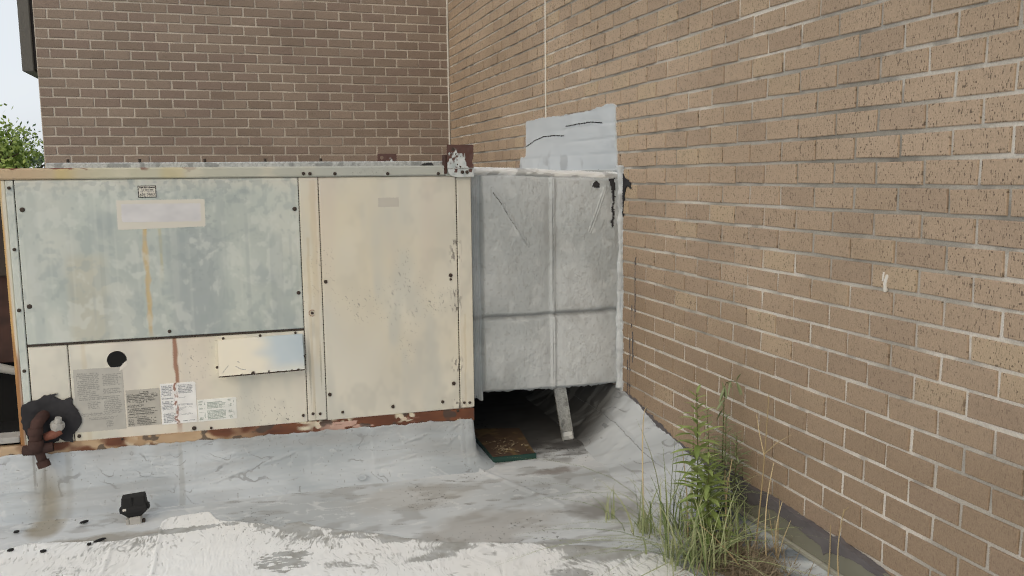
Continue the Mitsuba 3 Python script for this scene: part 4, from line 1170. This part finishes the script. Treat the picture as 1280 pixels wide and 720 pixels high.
chip_names = [('dark flake of debris on the silver roof beneath the black fixture, left of it', -2.61, -4.165, .020, .007), ('small dark flake of debris at the far left of the silver roof', -2.86, -4.185, .012, .006),
              ('longest dark chip lying on the edge of the white coating', -2.52, -4.385, .028, .007), ('small dark chip next to the longest chip on the white edge', -2.555, -4.415, .010, .007),
              ('dark chip on the white coating at lower left', -2.715, -4.43, .012, .008), ('dark chip at the lower left corner of the white coating', -2.84, -4.375, .013, .008)]
for i, (lb, x, y, l_, w_) in enumerate(chip_names):
    k_ = thing('debris_chip', lb, 'debris', 'dark debris chips on the roof')
    z_ = floor_z(x, y) + .010
    a_ = (.5, .3, .6, 1.1, .2, .4)[i]
    b_ = trimesh.creation.icosphere(1, 1.0)
    b_.vertices = b_.vertices * [l_, w_, .006] * (1 + .5 * nz(b_.vertices, 2, i))[:, None]
    c_, s_ = math.cos(a_), math.sin(a_)
    vv = b_.vertices.copy(); b_.vertices = np.c_[vv[:, 0] * c_ - vv[:, 1] * s_ + x, vv[:, 0] * s_ + vv[:, 1] * c_ + y, vv[:, 2] + z_]
    scene[k_] = mikit.ply(b_, 'm_black')


# ------------------------------------------------------------------ plants
def leaf(base, dirv, length, width, droop, n=5, fold=.25):
    """a lance shaped leaf: strip of n segments with a folded midrib"""
    d = np.array(dirv, float); d /= np.linalg.norm(d)
    side = np.cross(d, [0, 0, 1.0]); side /= np.linalg.norm(side) + 1e-9
    up = np.cross(side, d)
    t = np.linspace(0, 1, n + 1)
    c = np.array(base) + np.outer(t * length, d) + np.outer(-droop * length * t ** 2, [0, 0, 1.0])
    w = width * np.sin(np.pi * np.clip(t * .93 + .05, 0, 1)) ** .9
    w[-1] = width * .03
    l_, r_ = c - side * w[:, None] + up * (w * fold)[:, None], c + side * w[:, None] + up * (w * fold)[:, None]
    return grid(np.stack([l_, c, r_], 1))


def weed(key, base, top, nleaf, ll, lw, lmat, seed, start=.15, each=True, lean=.0, rs=.0035):
    r = random.Random(seed)
    b, t_ = np.array(base), np.array(top)
    tt = np.linspace(0, 1, 14)
    mid = np.array([lean, -lean * .4, 0])
    pts = b + np.outer(tt, t_ - b) + np.outer(np.sin(tt * np.pi), mid)
    part(key, 'stem', tube(pts, np.linspace(rs, rs * .4, 14), 7), 'm_stem', True)
    acc = []
    for i in range(nleaf):
        f = start + (1 - start) * (i + .5) / nleaf
        p = np.array([np.interp(f, tt, pts[:, k]) for k in range(3)])
        a = i * 2.4 + r.uniform(-.4, .4)
        el = .25 + .55 * max(0, f - .75) * 4 * .6 + r.uniform(-.2, .25)
        d = (math.cos(a) * math.cos(el), math.sin(a) * math.cos(el), math.sin(el))
        sc = (1 - .55 * max(0, f - .7) / .3) * r.uniform(.75, 1.15)
        m_ = leaf(p, d, ll * sc, lw * sc, r.uniform(.15, .55) * (1.1 - f * .6))
        if each: part(key, 'leaf', m_, lmat, True)
        else: acc.append(m_)
    if acc: part(key, 'foliage', cat(acc), lmat, True, kind='stuff')


k_ = thing('weed', 'tall green weed with long narrow leaves up one stem, near the right wall', 'weed', 'green weeds at the foot of the right wall')
weed(k_, (-.285, -5.18, FL), (-.262, -5.12, -.475), 72, .11, .0115, 'm_leaf', 3, .20, lean=.004)
k_ = thing('weed', 'shorter bushy dark green weed beside the stem of the tallest weed', 'weed', 'green weeds at the foot of the right wall')
weed(k_, (-.265, -5.28, FL), (-.258, -5.22, -.70), 74, .11, .0115, 'm_leaf', 5, .15, lean=-.015)
k_ = thing('weed', 'feathery grey green weed close against the right brick wall', 'weed', 'green weeds at the foot of the right wall')
for i, (dx, dy, tz, n_) in enumerate(((0, 0, -.60, 110), (.012, -.05, -.66, 90), (-.03, .04, -.72, 80), (.0, .10, -.62, 80))):
    weed(k_, (-.11 + dx, -5.04 + dy, FL), (-.075 + dx * .5, -5.03 + dy * 1.5, tz), n_, .075, .0045, 'm_leaf2', 20 + i, .25, each=False, lean=.01, rs=.0025)
k_ = thing('weed', 'thin weed with a bent leafy tip standing highest against the bricks', 'weed', 'green weeds at the foot of the right wall')
tt = np.linspace(0, 1, 16)
pts = np.c_[-.06 - .01 * tt, -4.98 - .03 * tt - .10 * np.clip(tt - .85, 0, 1) ** 1 * 6 * .15, FL + (.62) * np.sin(tt * 1.5)]
pts[-3:, 1] -= [.01, .035, .07]
part(k_, 'stem', tube(pts, np.linspace(.003, .0012, 16), 6), 'm_stem', True)
part(k_, 'foliage', cat([leaf(pts[i], (rnd.uniform(-.4, .2), rnd.uniform(-1, .6), rnd.uniform(-.5, .6)), rnd.uniform(.04, .075), .0045, .3) for i in list(range(9, 16)) * 3]), 'm_leaf2', True, kind='stuff')


def blades(spots_, seed, n, hh, spread, lmat, w=.0032, bend=.5, key='', pn='blades'):
    r = random.Random(seed)
    acc = []
    for i in range(n):
        bx, by = r.choice(spots_)
        bx += r.gauss(0, spread); by += r.gauss(0, spread)
        bx = min(bx, -.03)
        a = r.uniform(0, 6.28); L_ = hh * r.uniform(.3, 1.3); bb = bend * r.choice([.15, .5, .9, 1.4, 1.9]) * r.uniform(.7, 1.2)
        t = np.linspace(0, 1, 7)
        out = L_ * bb * t ** 1.9
        c = np.c_[np.minimum(bx + math.cos(a) * out, -.012), by + math.sin(a) * out, FL - .004 + L_ * (t - .35 * bb * t ** 2.6)]
        c[:, 2] = np.maximum(c[:, 2], FL + .012 * t)
        sd = np.array([-math.sin(a), math.cos(a), 0]) * w * r.uniform(.7, 1.3)
        ww = np.clip(1.05 - t ** 1.6, .03, 1)[:, None]
        acc.append(grid(np.stack([c - sd * ww, c + sd * ww], 1)))
    return part(key, pn, cat(acc), lmat, True, kind='stuff')


tufts = [('low sprawling grass with long blades spreading over the white coating', [(-.40, -5.34), (-.36, -5.42), (-.44, -5.28)], 60, .34, .03, 1.5),
         ('bright green grass tuft at the left foot of the weed clump', [(-.44, -5.02), (-.40, -4.98)], 40, .20, .03, .8),
         ('dense grass tuft in front of the tallest weed', [(-.33, -5.26), (-.40, -5.30), (-.28, -5.36)], 90, .24, .05, .9),
         ('grass tuft against the wall behind the dry stalks', [(-.20, -5.12), (-.16, -5.25)], 70, .26, .06, .8),
         ('sparse pale grass sprig alone on the silver roof left of the weeds', [(-.50, -4.83)], 10, .26, .012, .9),
         ('tall loose grass leaning over the groove in the cant', [(-.34, -5.06), (-.26, -5.05)], 40, .38, .045, .6)]
for i, (lb, sp_, n_, h_, spd, bd_) in enumerate(tufts):
    k_ = thing('grass_tuft', lb, 'grass', 'grass tufts at the foot of the right wall')
    blades(sp_, 40 + i, n_, h_, spd, 'm_blade', .0032, bd_, k_)
# dead thatch round the roots
k_ = thing('thatch', 'brown dead grass and litter matted round the roots of the weeds', 'dead grass', kind='stuff')
r = random.Random(77)
acc = []
for i in range(1700):
    bx = min(-.04, r.gauss(-.20, .09)); by = r.gauss(-5.40, .15)
    if by > -5.0: continue
    a, el = r.uniform(0, 6.28), r.uniform(-.15, .75)
    L_ = r.uniform(.03, .13); z_ = FL + r.uniform(.004, .03)
    d = np.array([math.cos(a) * math.cos(el), math.sin(a) * math.cos(el), max(0, math.sin(el))])
    e_ = np.array([bx, by, z_]) + d * L_
    e_[0] = min(e_[0], -.02)
    sd = np.array([-math.sin(a), math.cos(a), .3]) * r.uniform(.001, .0026)
    acc.append(trimesh.Trimesh([(bx, by, z_) - sd, (bx, by, z_) + sd, e_ + sd * .3, e_ - sd * .3], [[0, 1, 2], [0, 2, 3]], process=False))
scene[k_] = mikit.ply(cat(acc), 'm_litter')
k_ = thing('soil', 'dark patch of soil and debris collected under the weeds', 'soil')
gx_, gy_ = np.meshgrid(np.linspace(-.50, -.04, 60), np.linspace(-5.75, -4.98, 90), indexing='ij')
gg = np.stack([gx_, gy_, gx_ * 0], -1)
hgt = .022 * np.exp(-((gx_ + .21) / .13) ** 2 - ((gy_ + 5.36) / .20) ** 2) + .03 * nz(gg, 14, 131) * np.exp(-((gx_ + .21) / .16) ** 2 - ((gy_ + 5.36) / .24) ** 2) - .012
hgt += np.where(gx_ > -.26, .05 * np.clip((gx_ + .26) / .24, 0, 1), 0)
gg[..., 2] = FL + hgt
m = grid(gg)
scene[k_] = mikit.ply(m, 'm_litter', True)

stalk_defs = [('tallest dry stalk, forked at the tip, in front of the right bricks', (-.115, -5.32), (-.045, -5.28, -.46), [(.62, (.0, -.16, .12)), (.60, (.0, .06, .15))]),
              ('straight dry stalk leaning right beside the forked stalk', (-.13, -5.42), (-.07, -5.36, -.70), []),
              ('pale dry stalk in front of the tallest weed', (-.30, -5.14), (-.31, -5.10, -.70), []),
              ('thin curved dry stem arching over the cant', (-.40, -4.95), (-.22, -4.62, -.66), []),
              ('dry stalk standing before the olive flashing, the left of two', (-.05, -5.66), (-.045, -5.66, -.83), []),
              ('dry stalk standing before the olive flashing, the right of two', (-.045, -5.73), (-.04, -5.72, -.75), [(.9, (.0, -.03, .05))]),
              ('short bent dry straw lying across the thatch', (-.16, -5.46), (-.30, -5.30, -1.0), []),
              ('thin dry straw rising through the middle of the weed clump', (-.22, -5.30), (-.16, -5.22, -.72), [(.7, (-.03, -.05, .06)), (.5, (.03, .06, .12))]),
               ('pale broken straw leaning left out of the thatch', (-.24, -5.44), (-.40, -5.40, -.88), []),
               ('dry stalk bundle standing at the right edge of the thatch', (-.10, -5.45), (-.085, -5.44, -.82), [(.1, (-.03, .02, .19)), (.1, (.03, -.03, .16)), (.1, (-.05, -.05, .18)), (.05, (.035, .05, .22))])]
for i, (lb, (bx, by), tp, br) in enumerate(stalk_defs):
    k_ = thing('dry_stalk', lb, 'dry stalk', 'dry stalks along the right wall')
    tt = np.linspace(0, 1, 10)
    b_ = np.array([bx, by, FL + .005]); t_ = np.array(tp)
    pts = b_ + np.outer(tt, t_ - b_) + np.outer(np.sin(tt * np.pi), [.012 * (-1) ** i, .01, .0])
    if i == 3: pts[:, 2] += .16 * np.sin(tt * np.pi)
    pts[:, 0] = np.minimum(pts[:, 0], -.02)
    ms_ = [tube(pts, np.linspace(.0032, .0014, 10), 6)]
    for f, off in br:
        p0 = np.array([np.interp(f, tt, pts[:, k]) for k in range(3)])
        p1 = p0 + np.array(off); p1[0] = min(p1[0], -.015)
        ms_.append(tube([p0, (p0 + p1) / 2 + [0, .006, .004], p1], [.0022, .0018, .001], 5))
    scene[k_] = tinted(cat(ms_), 'm_straw')


# ------------------------------------------------------------------ trees beyond the roof
def tree(label, base, crown, rad, nl, lm, seed, leafsize):
    k_ = thing('tree', label, 'tree', 'trees behind the back wall')
    r = random.Random(seed); g = np.random.default_rng(seed)
    b, c = np.array(base, float), np.array(crown, float)
    tt = np.linspace(0, 1, 10)
    tr = b + np.outer(tt, c - b) + np.outer(np.sin(tt * 3.1), [.2, .1, 0])
    part(k_, 'trunk', tube(tr, np.linspace(.22, .07, 10), 9), 'm_bark', True)
    limbs, tips = [], []
    for i in range(46):
        f = r.uniform(.45, 1.0)
        p0 = np.array([np.interp(f, tt, tr[:, k]) for k in range(3)])
        a, el = r.uniform(0, 6.28), r.uniform(-.1, 1.2)
        d = np.array([math.cos(a) * math.cos(el), math.sin(a) * math.cos(el), math.sin(el)])
        L_ = rad * r.uniform(.5, 1.05)
        p1 = p0 + d * L_ * .5 + [0, 0, .05]; p2 = c + d * L_ + [0, 0, r.uniform(-.3, .2)]
        limbs.append(tube([p0, p1, p2], [.05, .03, .008], 5))
        for q in range(5):
            f2 = r.uniform(.35, 1.03)
            tips.append((1 - f2) * p1 + f2 * p2 + g.normal(0, .16, 3))
    part(k_, 'limbs', cat(limbs), 'm_bark', True, kind='stuff')
    vs, fs = [], []
    for t_ in tips:
        for q in range(nl):
            o = t_ + g.normal(0, .16, 3) * [1, 1, .7]
            a = g.normal(0, 1, 3); a /= np.linalg.norm(a); b_ = np.cross(a, g.normal(0, 1, 3)); b_ /= np.linalg.norm(b_)
            L_ = leafsize * g.uniform(.7, 1.3)
            n0 = len(vs)
            vs += [o, o + a * L_ * .5 + b_ * L_ * .28, o + a * L_, o + a * L_ * .5 - b_ * L_ * .28]
            fs += [[n0, n0 + 1, n0 + 2], [n0, n0 + 2, n0 + 3]]
    part(k_, 'crown', trimesh.Trimesh(vs, fs, process=False), lm)


tree('bright green leafy tree behind the left end of the back wall', (-6.4, 10.2, -5), (-6.25, 10.0, .62), 1.0, 40, 'm_treeleaf', 5, .085)
tree('darker bluish tree further off, just beside the edge of the brick wall', (-7.3, 17.0, -5), (-7.1, 17.0, .25), 1.2, 26, 'm_treeleaf2', 9, .11)
